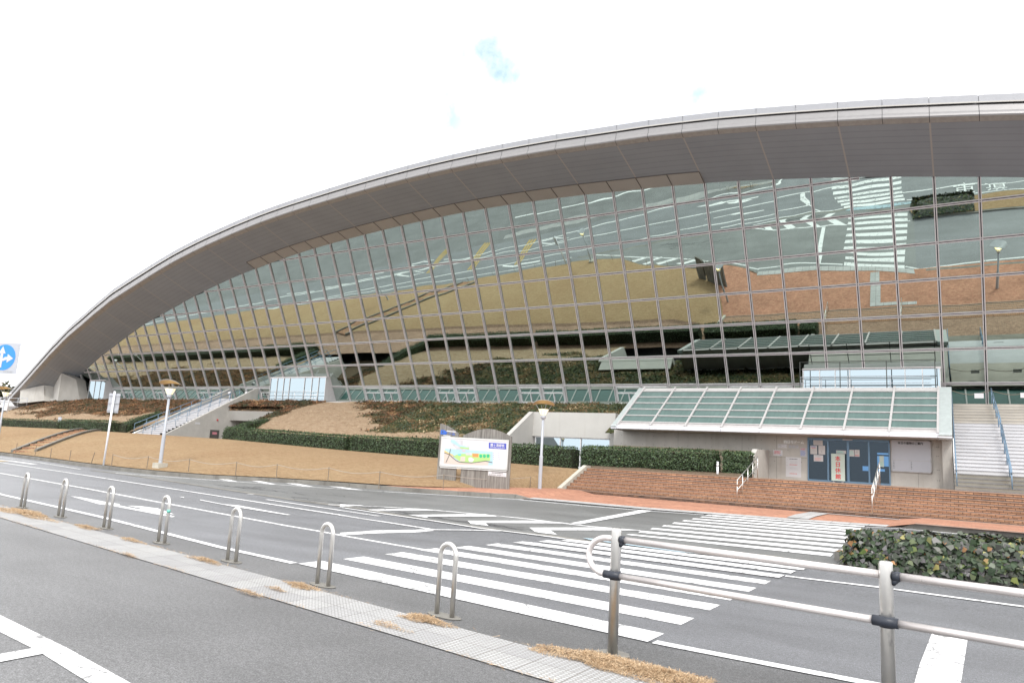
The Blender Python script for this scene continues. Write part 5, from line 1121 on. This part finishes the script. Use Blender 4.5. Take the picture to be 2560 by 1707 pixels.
# island planter with broad ivy leaves
isl = empty('planted_island', (.9, 15.6, .1), 'kerbed island thick with broad dark green and bronze ivy leaves', 'planting')
pl = [(-2.25, 15.9), (-2.05, 16.7), (-1.3, 17.3), (0, 17.55), (10, 18.2), (10, 15.3), (1.5, 15.05), (-.6, 15.05), (-1.8, 15.25)]
mb = MB(); mb.prism([(x, y, .05) for x, y in pl], (0, 0, .22)); mb.build('kerb_stones', 'kerb', isl)
mb = MB(); mb.face([(x, 16.3+(y-16.3)*.9, .285) for x, y in pl]); mb.build('island_turf', 'lawn', isl); mb = MB(); mb.prism([(x, 16.3+(y-16.3)*.82, .2) for x, y in ((-1.8, 15.9), (-1.6, 16.9), (0, 17.4), (1.9, 17.3), (2.0, 15.3), (-.6, 15.2), (-1.5, 15.4))], (0, 0, .38)); mb.build('branches', 'core', isl)
n_ = 9000; X = rng.uniform(-2.0, 2.3, n_); Y = rng.uniform(14.95, 17.6, n_)
edge = np.minimum.reduce([(X+2.05)/.8, (Y-14.9)/.55, (17.75-Y)/.6, (2.35-X)/.7, np.full(n_, 1.)]); edge = np.clip(edge, 0, 1)
hh = .16+.50*np.sqrt(edge)+(fbm(X*1.6, Y*1.6)-.5)*.26; Z = .06+hh-rng.random(n_)**2*.12
gxy = np.stack([np.where(X < -1.6, -1., 0)+0*X, np.where(Y < 15.5, -1.2, np.where(Y > 17.1, 1., 0)), np.full(n_, 1.)], 1)
tint = np.clip(rng.beta(2, 2.4, n_)+(.18*(fbm(X*2, Y*2)-.5)) + (rng.random(n_) < .07)*.45, 0, 1)
leaves('ivy_leaves', np.stack([X, Y, Z], 1), gxy, .125, 'ivy_leaf', isl, 'ivy', tint, .42)
n_ = 2600; X = rng.uniform(-1.9, 2.2, n_); Y = 15.0+rng.normal(0, .07, n_); Z = rng.uniform(.14, .75, n_); Y += (Z-.14)*.28
leaves('ivy_leaves', np.stack([X, Y, Z], 1), np.tile([0, -1, .5], (n_, 1)), .12, 'ivy_leaf', isl, 'ivy', np.clip(rng.beta(1.6, 3.5, n_)+(rng.random(n_) < .15)*.5, 0, 1), .4)
n_ = 1500; Y = rng.uniform(15, 17, n_); Z = rng.uniform(.14, .68, n_); X = -1.95+rng.normal(0, .06, n_)+(Z-.1)*.3
leaves('ivy_leaves', np.stack([X, Y, Z], 1), np.tile([-1, -.2, .5], (n_, 1)), .12, 'ivy_leaf', isl, 'ivy', None, .4)

# ============================================================ STREET FURNITURE
# hoop bollards
BP = [(-18.059,8.343,-0.000), (-15.854,8.071,-0.000), (-13.632,7.790,0.000), (-11.367,7.456,0.000), (-9.118,7.127,0.000), (-6.921,6.816,0.000), (-4.805,6.555,0.000)]
bd = Vector((BP[6][0]-BP[0][0], BP[6][1]-BP[0][1], 0)); ang = math.atan2(bd.y, bd.x)
def mk_boll(loc, label):
    t = empty('hoop_bollard', loc, label, 'bollard', 'steel hoop bollards along the tile strip'); t.rotation_euler = (0, 0, ang); bpy.context.view_layer.update()
    Mx = t.matrix_world; hw = .115; H = .75; P = [(-hw, 0, 0), (-hw, 0, H-hw)]+[(-hw*math.cos(a), 0, H-hw+hw*math.sin(a)) for a in np.linspace(.12, math.pi-.12, 14)]+[(hw, 0, H-hw), (hw, 0, 0)]
    mb = MB(); mb.tube([Mx @ Vector(p) for p in P], .0275, 14); mb.build('hoop', 'steel', t, smooth=True)
    mb = MB(); pr = [Mx @ Vector((.24*math.cos(a), .10*math.sin(a), .001)) for a in np.linspace(0, 2*math.pi, 20, endpoint=False)]; mb.prism(pr, (0, 0, .006)); mb.build('concrete_pad', 'kerb', t)
    return t
blabels = ['leftmost steel hoop bollard, farthest along the tile strip', 'second steel hoop bollard from the left end of the row', 'third steel hoop bollard from the left end of the row', 'steel hoop bollard with a band of mint tape on its right leg', 'steel hoop bollard just right of the one with mint tape', 'steel hoop bollard in front of the first wide crossing stripe', 'nearest and largest steel hoop bollard left of the pipe railing']
b0_ = mk_boll(BP[0], blabels[0])
for p, l in zip(BP[1:], blabels[1:]):
    c = copy_tree(b0_, p, ang, l)
    if 'mint tape on' in l:
        bpy.context.view_layer.update(); mb = MB(); q = c.matrix_world @ Vector((.115, 0, .50)); mb.tube([q, q+Vector((0, 0, .05))], .0292, 14); mb.build('tape', 'green_tape', c, smooth=True)

# pipe railing
rl = empty('pipe_railing', (-2.794,6.442,0.000), 'pale two rail pipe railing with steel posts in the right foreground', 'railing')
p1 = Vector((-2.794,6.442,0.000)); p2 = Vector((-0.520,6.136,1.120)); p2.z = 0; dr_ = (p2-p1); L = dr_.length; dr_.normalize(); p3 = p1+dr_*L*2
bk = Vector((-dr_.y, dr_.x, 0)); bk = -bk if bk.y > 0 else bk        # towards the camera
for p in (p1, p2, p3):
    mb = MB(); mb.lathe(p, [(.048, -.02), (.048, 1.095), (.045, 1.113), (.036, 1.12)], 24); po = mb.build('post', 'steel_post', rl, smooth=True)
    mb = MB(); mb.prism([(p.x+.17*math.cos(a), p.y+.14*math.sin(a), .001) for a in np.linspace(0, 2*math.pi, 9)[:-1]], (0, 0, .006)); mb.build('concrete_pad', 'kerb', po)
    mb = MB(); mb.tube([p+Vector((0, 0, .655)), p+Vector((0, 0, .735))], .052, 20); q = p+bk*-.0
    mb.tube([p-dr_*.085+bk*.05+Vector((0, 0, .70)), p+dr_*.085+bk*.05+Vector((0, 0, .70))], .037, 16); mb.build('lower_clamp', 'black_plastic', po, smooth=True)
    mb = MB(); mb.tube([p+dr_*.045+Vector((0, 0, 1.02)), p+dr_*.095+Vector((0, 0, 1.02))], .036, 16); mb.tube([p+dr_*.04+Vector((0, 0, .965)), p+dr_*.075+Vector((0, 0, 1.0))], .022, 10); mb.build('upper_clamp', 'black_plastic', po, smooth=True)
zt_, zl_ = 1.02, .70
mb = MB(); mb.tube([p1+dr_*.045+Vector((0, 0, zt_)), p2-dr_*.045+Vector((0, 0, zt_))], .030, 16); mb.build('rail', 'rail_alu', rl, smooth=True)
mb = MB(); mb.tube([p2+dr_*.09+Vector((0, 0, zt_)), p3-dr_*.045+Vector((0, 0, zt_))], .030, 16); mb.build('rail', 'rail_alu', rl, smooth=True)
mb = MB(); mb.tube([p1+bk*.05+Vector((0, 0, zl_)), p2+bk*.05+Vector((0, 0, zl_))], .028, 16); mb.build('rail', 'rail_alu', rl, smooth=True)
mb = MB(); mb.tube([p2+bk*.05+Vector((0, 0, zl_)), p3+bk*.05+Vector((0, 0, zl_))], .028, 16); mb.build('rail', 'rail_alu', rl, smooth=True)
mb = MB(); rr = (zt_-zl_)/2; zc = (zt_+zl_)/2
P = [p1-dr_*.03+Vector((0, 0, zt_))]+[p1-dr_*(.09+(rr+.03)*math.sin(a))+bk*(.05*a/math.pi)+Vector((0, 0, zc+rr*math.cos(a))) for a in np.linspace(.0, math.pi, 18)]+[p1-dr_*.0+bk*.05+Vector((0, 0, zl_))]
mb.tube(P, .029, 16); mb.build('end_bend', 'rail_alu', rl, smooth=True)

# street lamps
def mk_lamp(loc, label, block=True):
    t = empty('street_lamp', loc, label, 'street lamp', 'umbrella topped street lamps'); o = Vector(loc)
    mb = MB(); mb.lathe(o, [(.085, -.3), (.080, 0), (.078, 1.45), (.072, 1.5), (.056, 1.53), (.052, 3.1)], 14); mb.build('pole', 'pole_grey', t, smooth=True)
    if block: mb = MB(); mb.box(o.x-.22, o.x+.22, o.y-.22, o.y+.22, o.z-.4, o.z+.2); mb.build('base_block', 'cap', t)
    mb = MB(); mb.lathe(o+Vector((0, 0, 3.08)), [(.09, 0), (.11, .015), (.11, .14), (.09, .155)], 14); mb.build('collar', 'pole_grey', t, smooth=True)
    mb = MB(); mb.lathe(o+Vector((0, 0, 3.235)), [(.12, 0), (.235, .25), (.22, .25), (.11, .015)], 8); la = mb.build('lantern', 'lamp_glow', t)
    mb = MB(); mb.lathe(o+Vector((0, 0, 3.26)), [(.03, 0), (.06, .05), (.06, .12), (.03, .15)], 12); mb.build('bulb', 'lamp_bulb', la, smooth=True)
    mb = MB()
    for k in range(8):
        a = 2*math.pi*k/8; mb.tube([o+Vector((.122*math.cos(a), .122*math.sin(a), 3.235)), o+Vector((.238*math.cos(a), .238*math.sin(a), 3.485))], .008, 5)
    mb.build('lantern_frame', 'pole_grey', la)
    for k in range(4):
        a = math.pi/4+math.pi/2*k; mb = MB(); mb.tube([o+Vector((.22*math.cos(a), .22*math.sin(a), 3.48)), o+Vector((.36*math.cos(a), .36*math.sin(a), 3.68))], .010, 6); mb.build('strut', 'pole_grey', t)
    mb = MB(); ax = Vector((.846, .533, 0)); ay = Vector((-.533, .846, 0))
    def DS(a, b, off=0): return o+ax*(.50*math.sin(a))+ay*b+Vector((0, 0, 3.60+.20*math.cos(a)+off-b*.16))
    A_ = np.linspace(-1.15, 1.15, 15)
    for k, off in ((0, .018), (1, 0)): mb.quadgrid([[tuple(DS(a, b*math.sqrt(max(.1, 1-(a/1.35)**2)), off)) for b in (-.36, 0, .36)] for a in A_], k)
    for b in (-.36, .36): mb.quadgrid([[tuple(DS(a, b*math.sqrt(max(.1, 1-(a/1.35)**2)), off)) for off in (0, .018)] for a in A_], 0)
    mb.build('umbrella', ['lamp_dish_top', 'lamp_dish'], t, smooth=False)
    return t
l1 = mk_lamp((-30.13,19.22,0.45), 'street lamp with a brown umbrella top on the lawn edge left of the map board')
mk_lamp((-15.30,27.05,0.41), 'street lamp standing at the sidewalk corner right of the map board', False)
copy_tree(l1, (-55.2, 23.3, .72), 0, 'street lamp cut by the left edge of the frame, farthest away')
mk_lamp((2.95, 27.6, .42), 'street lamp on the sidewalk beyond the right edge, mirrored in the glass', False)

# signposts
sg = empty('road_sign', (-19.35, 7.55, 0), 'blue round sign with white ahead and right arrows on a white square, left edge', 'sign')
s0 = Vector((-18.781,7.600,2.975)); sx_ = Vector((.92, .39, 0)).normalized(); cc = Vector((-18.80, 7.80, 3.33)); ns = Vector((sx_.y, -sx_.x, 0)); hs = .36
def SP(u, v, off=0): return cc+sx_*u+Vector((0, 0, v))+ns*off
mb = MB(); mb.prism([SP(-hs, -hs), SP(hs, -hs), SP(hs, hs), SP(-hs, hs)], ns*.012); mb.build('plate', 'sign_white', sg)
mb = MB(); mb.prism([SP(.30*math.cos(a)-.02, .30*math.sin(a)+.02, .013) for a in np.linspace(0, 2*math.pi, 48)[:-1]], ns*.003); dk = mb.build('blue_disc', 'sign_blue', sg)
mb = MB(); o_ = .018
def sa(pts): mb.prism([SP(a-.02, b+.02, o_) for a, b in pts], ns*.003)
sa([(-.095, -.24), (-.025, -.24), (-.025, .10), (-.095, .10)]); sa([(-.15, .09), (-.06, .26), (.03, .09)])
sa([(-.026, -.03), (-.02, -.10), (.02, -.075), (.07, -.06), (.10, -.055), (.10, .015), (.04, .01)]); sa([(.095, -.12), (.255, -.02), (.095, .08)])
mb.build('arrow', 'white', dk)
text('自転車を除く', .05, SP(.16, -.31, .013), sx_, Z1, 'ink_grey', 'small_print', sg, ext=.001, width=.26)
mb = MB(); mb.tube([(-19.02, 7.66, -.05), (-19.02, 7.66, 3.9)], .038, 12); mb.build('pole', 'pole_white', sg, smooth=True)
sp0 = Vector((-33.73,18.73,0.35)); sp2 = empty('sign_pole', sp0, 'white sign pole with a grey sign seen from behind, on the lawn', 'sign')
mb = MB(); mb.tube([sp0-Vector((0, 0, .3)), sp0+Vector((.05, 0, 3.42))], .045, 12); mb.build('pole', 'pole_white', sp2, smooth=True)
sv = Vector((.80, .60, 0)); q = sp0+Vector((-.03, .07, 2.42)); mb = MB(); mb.prism([q-sv*.25, q+sv*.25, q+sv*.25+Vector((0, 0, .9)), q-sv*.25+Vector((0, 0, .9))], (-.012, .016, 0))
for dz in (.1, .45, .8): mb.beam(q-sv*.25+Vector((.012, -.016, dz)), q+sv*.25+Vector((.012, -.016, dz)), .03, .04)
mb.build('sign_back', 'sign_back', sp2)
mb = MB(); q = Vector((-71.1, 34.8, 1.9)); mb.box(q.x-.28, q.x+.28, q.y, q.y+.05, q.z+.35, q.z+1.25); mb.box(q.x-.03, q.x+.03, q.y+.05, q.y+.1, q.z-.2, q.z+1.1); top(mb, 'small_sign', 'sign_white', 'small white sign plate showing above the leftmost hedge', 'sign')

# rope fence on the lawn
rf = empty('rope_fence', (-23.93,20.42,0.41), 'low rope fence on thin stakes along the lawn edge', 'fence')
SK = [(-45.62,20.27,0.43), (-42.48,19.83,0.40), (-39.86,19.35,0.36), (-37.32,19.02,0.35), (-34.94,18.79,0.35), (-32.90,18.64,0.35), (-30.35,18.76,0.38), (-27.77,19.03,0.39), (-25.51,19.65,0.40), (-23.93,20.42,0.41), (-21.63,21.05,0.42), (-18.86,20.99,0.42), (-16.80,22.29,0.45), (-15.81,27.09,0.47)]
tops = []
for i, p in enumerate(SK):
    p = Vector(p); dx = .22 if i == 4 else random.uniform(-.03, .03); q = p+Vector((dx, 0, .55)); tops.append(q); mb = MB(); mb.tube([p-Vector((0, 0, .1)), q], .016, 6); mb.build('stake', 'stake', rf)
mb = MB(); P = []
for a, b in zip(tops[5:-1], tops[6:]): P += [a.lerp(b, t)-Vector((0, 0, .03+.13*math.sin(math.pi*t))) for t in np.linspace(0, .94, 9)]
P.append(tops[-1]-Vector((0, 0, .03))); mb.tube(P, .010, 5); mb.build('rope', 'rope', rf)

# map board: two weathered timber slabs carrying a framed map
mo = Vector((-18.22,23.70,0.73)); me_ = Vector((-15.53,25.00,0.84)); bx = (me_-mo); bx.z = 0; bx.normalize(); bn_ = Vector((bx.y, -bx.x, 0)); BZ = (mo.z+me_.z)/2
mp = empty('map_board', mo, 'park map panel in a metal frame on two weathered timber slabs with curved tops', 'map board')
def BPt(u, v, off=0): return Vector((mo.x, mo.y, BZ))+bx*u+Vector((0, 0, v))+bn_*off
mb = MB(); arcL = [(.0, 2.19)]+[(u, 2.19-.36*(u/.78)**1.6) for u in np.linspace(.12, .78, 8)]; mb.prism([BPt(u, v, -.07) for u, v in [(.0, -.4), (.78, -.4)]+arcL[::-1]], bn_*.14); mb.build('timber_slab', 'timber', mp)
mb = MB(); arcR = [(u, 1.72+.36*math.sin(math.pi*min(1, max(0, (u-.9)/2.25)))) for u in np.linspace(.98, 2.98, 16)]; mb.prism([BPt(u, v, -.07) for u, v in [(.98, -.4), (2.98, -.4)]+arcR[::-1]], bn_*.14); mb.build('timber_slab', 'timber', mp)
PX0, PX1, PZ0, PZ1 = .12, 2.84, .50, 1.64
mb = MB(); mb.prism([BPt(PX0, PZ0, .071), BPt(PX1, PZ0, .071), BPt(PX1, PZ1, .071), BPt(PX0, PZ1, .071)], bn_*.05); pn = mb.build('map_panel', 'white', mp)
mb = MB()
for (a, b, c, d) in ((PX0, PZ0, PX1, PZ0), (PX0, PZ1, PX1, PZ1)): mb.beam(BPt(a-.03, b, .10), BPt(c+.03, d, .10), .07, .06, upv=(0, 0, 1))
for a in (PX0, PX1): mb.beam(BPt(a, PZ0, .10), BPt(a, PZ1, .10), .05, .07, upv=tuple(bn_))
mb.beam(BPt(PX0, PZ0-.07, .09), BPt(PX1, PZ0-.07, .09), .04, .04); mb.build('panel_frame', 'steel', mp)
def mpx(x, y):   # measured on the board face
    xl = 420-(y-450)*.09; xr = 1960-(y-540)*.10; s = (x-xl)/(xr-xl); yt = 470+s*75; yb_ = 1095+s*105; return PX0+.02+(PX1-PX0-.04)*s, PZ1-.02-(PZ1-PZ0-.04)*(y-yt)/(yb_-yt)
def mpoly(pts, mat, lay, name='map_area'):
    mb = MB(); mb.prism([BPt(*mpx(x, y), .1215+.0022*lay) for x, y in pts], bn_*.0018); mb.build(name, mat, pn)
mpoly([(475,720),(1600,790),(1590,1115),(1480,1110),(1130,1050),(700,1000),(460,800)], 'map_sea', 0)
mpoly([(455,800),(620,860),(700,960),(830,1030),(1100,1060),(1430,1010),(1500,1020),(1480,1110),(1100,1100),(600,1075),(435,1060)], 'map_land', 1)
mpoly([(660,900),(800,840),(940,840),(1120,830),(1540,850),(1530,1010),(1430,1005),(1100,1050),(840,1025),(740,960)], 'map_green', 2)
mpoly([(465,755),(545,805),(660,860),(700,930),(600,860),(455,800)], 'map_yellow', 2)
mpoly([(840,905),(950,905),(940,1020),(830,1015)], 'map_land', 3)
mpoly([(1120,835),(1265,840),(1260,925),(1120,915)], 'map_orange', 3); mpoly([(960,815),(1110,825),(1105,880),(965,870)], 'map_grey', 3)
mpoly([(1030,930),(1090,920),(1160,975),(1110,1035),(1040,1030),(1020,980)], 'white', 3); mpoly([(775,850),(860,850),(850,880),(780,880)], 'map_teal', 3); mpoly([(870,760),(970,765),(940,792),(900,792)], 'map_pink', 3)
for cx_ in (1315, 1400, 1485): mpoly([(cx_+36*math.cos(a), 895+42*math.sin(a)) for a in np.linspace(0, 2*math.pi, 17)[:-1]], 'map_dgreen', 3)
mpoly([(600,515),(910,535),(900,640),(1060,665),(1050,750),(740,735),(700,680),(600,600)], 'map_grey', 1); mpoly([(615,520),(700,520),(830,640),(900,650),(1050,700),(1050,740),(900,720),(760,650),(620,580)], 'map_sea', 2); mpoly([(830,680),(1050,700),(1040,735),(840,715)], 'map_green', 3)
def mroad(pts, w, mat='map_road', lay=4):
    for (a, b), (c, d) in zip(pts[:-1], pts[1:]):
        L_ = math.hypot(c-a, d-b); nx, ny = -(d-b)/L_*w/2, (c-a)/L_*w/2; mpoly([(a-nx, b-ny), (c-nx, d-ny), (c+nx, d+ny), (a+nx, b+ny)], mat, lay, 'map_road')
mroad([(455,815),(580,860),(650,930),(740,1000),(820,1035),(1100,1052),(1250,1035),(1420,1012),(1580,1048)], 15); mroad([(605,728),(570,880),(490,1040)], 14, lay=5)
mpoly([(1515,578),(1925,600),(1918,738),(1508,715)], 'sign_indigo', 1, 'title_plate')
c_ = BPt(*mpx(1715, 640), .1262); text('霞ヶ浦緑地', .12, c_, bx, Z1, 'white', 'title', pn, ext=.0008, width=.56, bold=.002); c_ = BPt(*mpx(1712, 697), .1262); text('Kasumigaura green land', .06, c_, bx, Z1, 'white', 'title', pn, ext=.0008, width=.58, bold=.001)
mb = MB()
for y in range(575, 750, 24):
    x = 1110
    while x < 1420-(y % 5)*30:
        w = random.uniform(14, 34); a = mpx(x, y); b = mpx(x+w, y+6); mb.prism([BPt(a[0], a[1], .1215), BPt(b[0], a[1], .1215), BPt(b[0], b[1], .1215), BPt(a[0], b[1], .1215)], bn_*.001); x += w+8
for y in (830, 875, 920, 970, 1050, 1080):
    for x in ((1640, 1770) if y < 1000 else (1640,)):
        a = mpx(x, y); b = mpx(x+70, y+10); mb.prism([BPt(a[0], a[1], .1215), BPt(b[0], a[1], .1215), BPt(b[0], b[1], .1215), BPt(a[0], b[1], .1215)], bn_*.001)
mb.build('lettering', 'ink_grey', pn)
mb = MB()
for y in (830, 875, 920, 970):
    for x in (1615, 1740):
        a = mpx(x, y+4); mb.prism([BPt(a[0]+.016*math.cos(q), a[1]+.016*math.sin(q), .1215) for q in np.linspace(0, 6.28, 9)[:-1]], bn_*.001)
mb.build('legend_symbols', 'ink_blue', pn)
# emblem on the left slab, small plate on the right slab
mb = MB(); mb.prism([BPt(.06+.23*math.sin(a*1.0)*(1.0 if a < 3.2 else 1), 1.84+.085*math.cos(a), .072) for a in np.linspace(0, math.pi, 12)], bn_*.01); mb.prism([BPt(.04, 1.755, .072), BPt(.26, 1.755, .072), BPt(.30, 1.80, .072), BPt(.20, 1.93, .072), BPt(.04, 1.93, .072)], bn_*.012)
mb.build('emblem', 'logo_blue', mp)
mb = MB(); mb.prism([BPt(.10, 1.83, .086), BPt(.15, 1.83, .086), BPt(.15, 1.875, .086), BPt(.10, 1.875, .086)], bn_*.002); mb.build('emblem_dot', 'ink_black', mp)
text('ドーム', .13, BPt(.44, 1.80, .074), bx, Z1, 'logo_blue', 'emblem_text', mp, ext=.004, width=.40, bold=.004)
mb = MB(); mb.prism([BPt(.28, 1.88, .072), BPt(.66, 1.86, .072), BPt(.66, 1.90, .072), BPt(.28, 1.92, .072)], bn_*.006); mb.prism([BPt(.16, 1.69, .072), BPt(.45, 1.68, .072), BPt(.45, 1.72, .072), BPt(.16, 1.73, .072)], bn_*.006); mb.build('emblem_strip', 'white', mp)
mb = MB(); mb.prism([BPt(2.10, .22, .072), BPt(2.84, .20, .072), BPt(2.84, .37, .072), BPt(2.10, .39, .072)], bn_*.01); pp = mb.build('small_plate', 'white', mp)
text('港湾環境整備施設', .05, BPt(2.47, .335, .084), bx, Z1, 'ink_black', 'plate_lettering', mp, ext=.0008, width=.45); text('●市長の許可なく物を置かないこと', .045, BPt(2.47, .255, .084), bx, Z1, 'ink_black', 'plate_lettering', mp, ext=.0008, width=.68)

# straw lying on the tile strip and round the posts
def straw(cx_, cy_, rx, ry, n_, label, rot=-.13, size=.10, kind='stuff'):
    n_ = int(n_*1.5); th = rng.uniform(0, 2*math.pi, n_); rr_ = rng.random(n_)**.62*(.78+.22*np.sin(th*3+cx_)+.12*np.sin(th*7+cy_))*1.12; a = rr_*np.cos(th)*rx; b = rr_*np.sin(th)*ry
    X = cx_+a*math.cos(rot)-b*math.sin(rot); Y = cy_+a*math.sin(rot)+b*math.cos(rot); h = np.clip(1-rr_, 0, 1)
    Z = .012+h*.05*rng.random(n_)
    return props(leaves('dry_grass', np.stack([X, Y, Z], 1), np.tile([0, 0, 1.], (n_, 1)), size*.55, 'straw', None, 'blade', None, .42), label, 'grass', 'dry grass along the tile strip', 'stuff')
q = (-4.840,6.196,0.000); straw(q[0]+.05, q[1]+.02, .38, .13, 1700, 'dry grass clump on the tiles beside the nearest hoop bollard')
q = (-4.878,5.741,0.000); straw(q[0], q[1], .3, .05, 250, 'thin dry grass wisps left of the nearest hoop bollard')
q = (-2.596,6.108,0.000); straw(q[0]-.1, q[1]-.02, .75, .27, 6500, 'largest dry grass clump below the first railing post'); q = (-2.133,6.092,0.000); straw(q[0], q[1], .55, .2, 4200, 'dry grass spreading right of the first railing post')
q = (-16.635,7.755,-0.000); straw(q[0], q[1], 1.6, .30, 4200, 'long dry grass bed at the left end of the tile strip', size=.13); q = (-13.774,7.503,0.000); straw(q[0], q[1], .55, .12, 1100, 'dry grass tuft behind the third hoop bollard'); q = (-11.753,7.176,0.000); straw(q[0], q[1], .5, .07, 600, 'thin dry grass near the bollard with mint tape')
q = (-9.325,6.833,0.000); straw(q[0], q[1], .5, .09, 900, 'dry grass tuft left of the fifth hoop bollard'); q = (-6.981,6.523,0.000); straw(q[0], q[1], .36, .10, 1000, 'dry grass tuft left of the sixth hoop bollard'); q = (-7.002,6.158,0.000); straw(q[0], q[1], .22, .03, 200, 'short dry wisps on the tiles below the sixth bollard')
q = (-7.029,5.781,0.000); straw(q[0], q[1], .35, .035, 260, 'dry wisps along the near edge of the tile strip'); q = (-10.310,6.282,0.000); straw(q[0], q[1], .3, .03, 160, 'dry wisps at the near tile edge left of centre')
# thin line of straw along both edges
n_ = 3600; X = rng.uniform(-22, -1, n_); e = rng.integers(0, 2, n_); g_ = fbm(X*1.1, X*0+3, 4); ok = g_+rng.normal(0, .1, n_) > .5; X = X[ok]; e = e[ok]
Y = np.where(e == 0, np.polyval(TILE0, X), np.minimum(np.polyval(TILE1, X), np.polyval(TILE0, X)+1.0))+rng.normal(0, .018, len(X))
props(leaves('dry_grass', np.stack([X, Y, np.full(len(X), .012)], 1), np.tile([0, 0, 1.], (len(X), 1)), .07, 'straw', None, 'blade', None, .3), 'thin lines of dry grass along both edges of the tile strip', 'grass', 'dry grass along the tile strip', 'stuff')

# ============================================================ BACKGROUND at far left
def tree(name, loc, h, r, label, n_=1500):
    t = empty(name, loc, label, 'tree', 'trees beyond the hall'); o = Vector(loc); mb = MB(); mb.tube([o, o+Vector((.1, 0, h*.5)), o+Vector((0, .2, h*.85))], .2, 8, radii=[.28, .18, .06]); mb.build('trunk', 'bark', t)
    P = []; 
    for k in range(9): c = np.array([random.gauss(0, r*.45), random.gauss(0, r*.45), h*(.45+.5*random.random())]); P.append(np.array(loc)+c+rng.normal(0, r*.22, (n_//9, 3)))
    P = np.concatenate(P); leaves('crown', P, np.tile([0, 0, .5], (len(P), 1)), .55, 'tree_leaf', t, 'diamond', None, 1.0)
tree('tree', (-124, 52, 1), 7.0, 2.4, 'tall dark tree behind the left edge street lamp'); tree('tree', (-120.5, 54, 1), 5.8, 2.0, 'rounded dark tree right of the tall one at far left'); tree('tree', (-130, 50, 1), 6, 2.4, 'dark tree half cut by the left edge of the frame')
def car(loc, rz, label):
    t = empty('parked_car', loc, label, 'car', None, rz); bpy.context.view_layer.update(); Mx = t.matrix_world
    pf = [(-2.1, .25), (-2.15, .75), (-1.5, .95), (-.9, 1.45), (.9, 1.5), (1.5, .95), (2.1, .85), (2.15, .3)]
    mb = MB(); mb.prism([Mx @ Vector((x, -.8, z)) for x, z in pf], Mx.to_3x3() @ Vector((0, 1.6, 0))); mb.build('body', 'car_paint', t)
    mb = MB(); mb.prism([Mx @ Vector((x, -.82, z)) for x, z in ((-1.3, .98), (-.85, 1.38), (.8, 1.42), (1.3, .98))], Mx.to_3x3() @ Vector((0, 1.64, 0))); mb.build('windows', 'mull_dark', t)
    for x in (-1.35, 1.35):
        for y in (-.82, .62): mb = MB(); c = [Mx @ Vector((x+.32*math.cos(a), y, .32+.32*math.sin(a))) for a in np.linspace(0, 6.283, 15)[:-1]]; mb.prism(c, Mx.to_3x3() @ Vector((0, .2, 0))); mb.build('wheel', 'tyre', t)
car((-93, 38.6, 3.5), .4, 'white parked car glimpsed at the far left edge below the trees')
mb = MB(); mb.face([(-300, 44, 3.2), (-97.5, 36, 3.2), (-97.5, 60, 3.2), (-300, 90, 3.2)]); struct(mb, 'upper_ground', 'road')
for (x, y, z), l in (((-84.3, 36.0, 4.6), 'right of two white globe lamps below the roof foot at far left'), ((-88.5, 36.6, 4.2), 'left of two white globe lamps below the roof foot at far left')):
    mb = MB(); mb.tube([(x, y, z-1.2), (x, y, z+.6)], .035, 8); mb.lathe((x, y, z+.6), [(.03, 0), (.15, .05), (.2, .17), (.15, .3), (.02, .35)], 12); top(mb, 'globe_lamp', 'white', l, 'lamp', 'globe lamps by the roof foot', smooth=True)
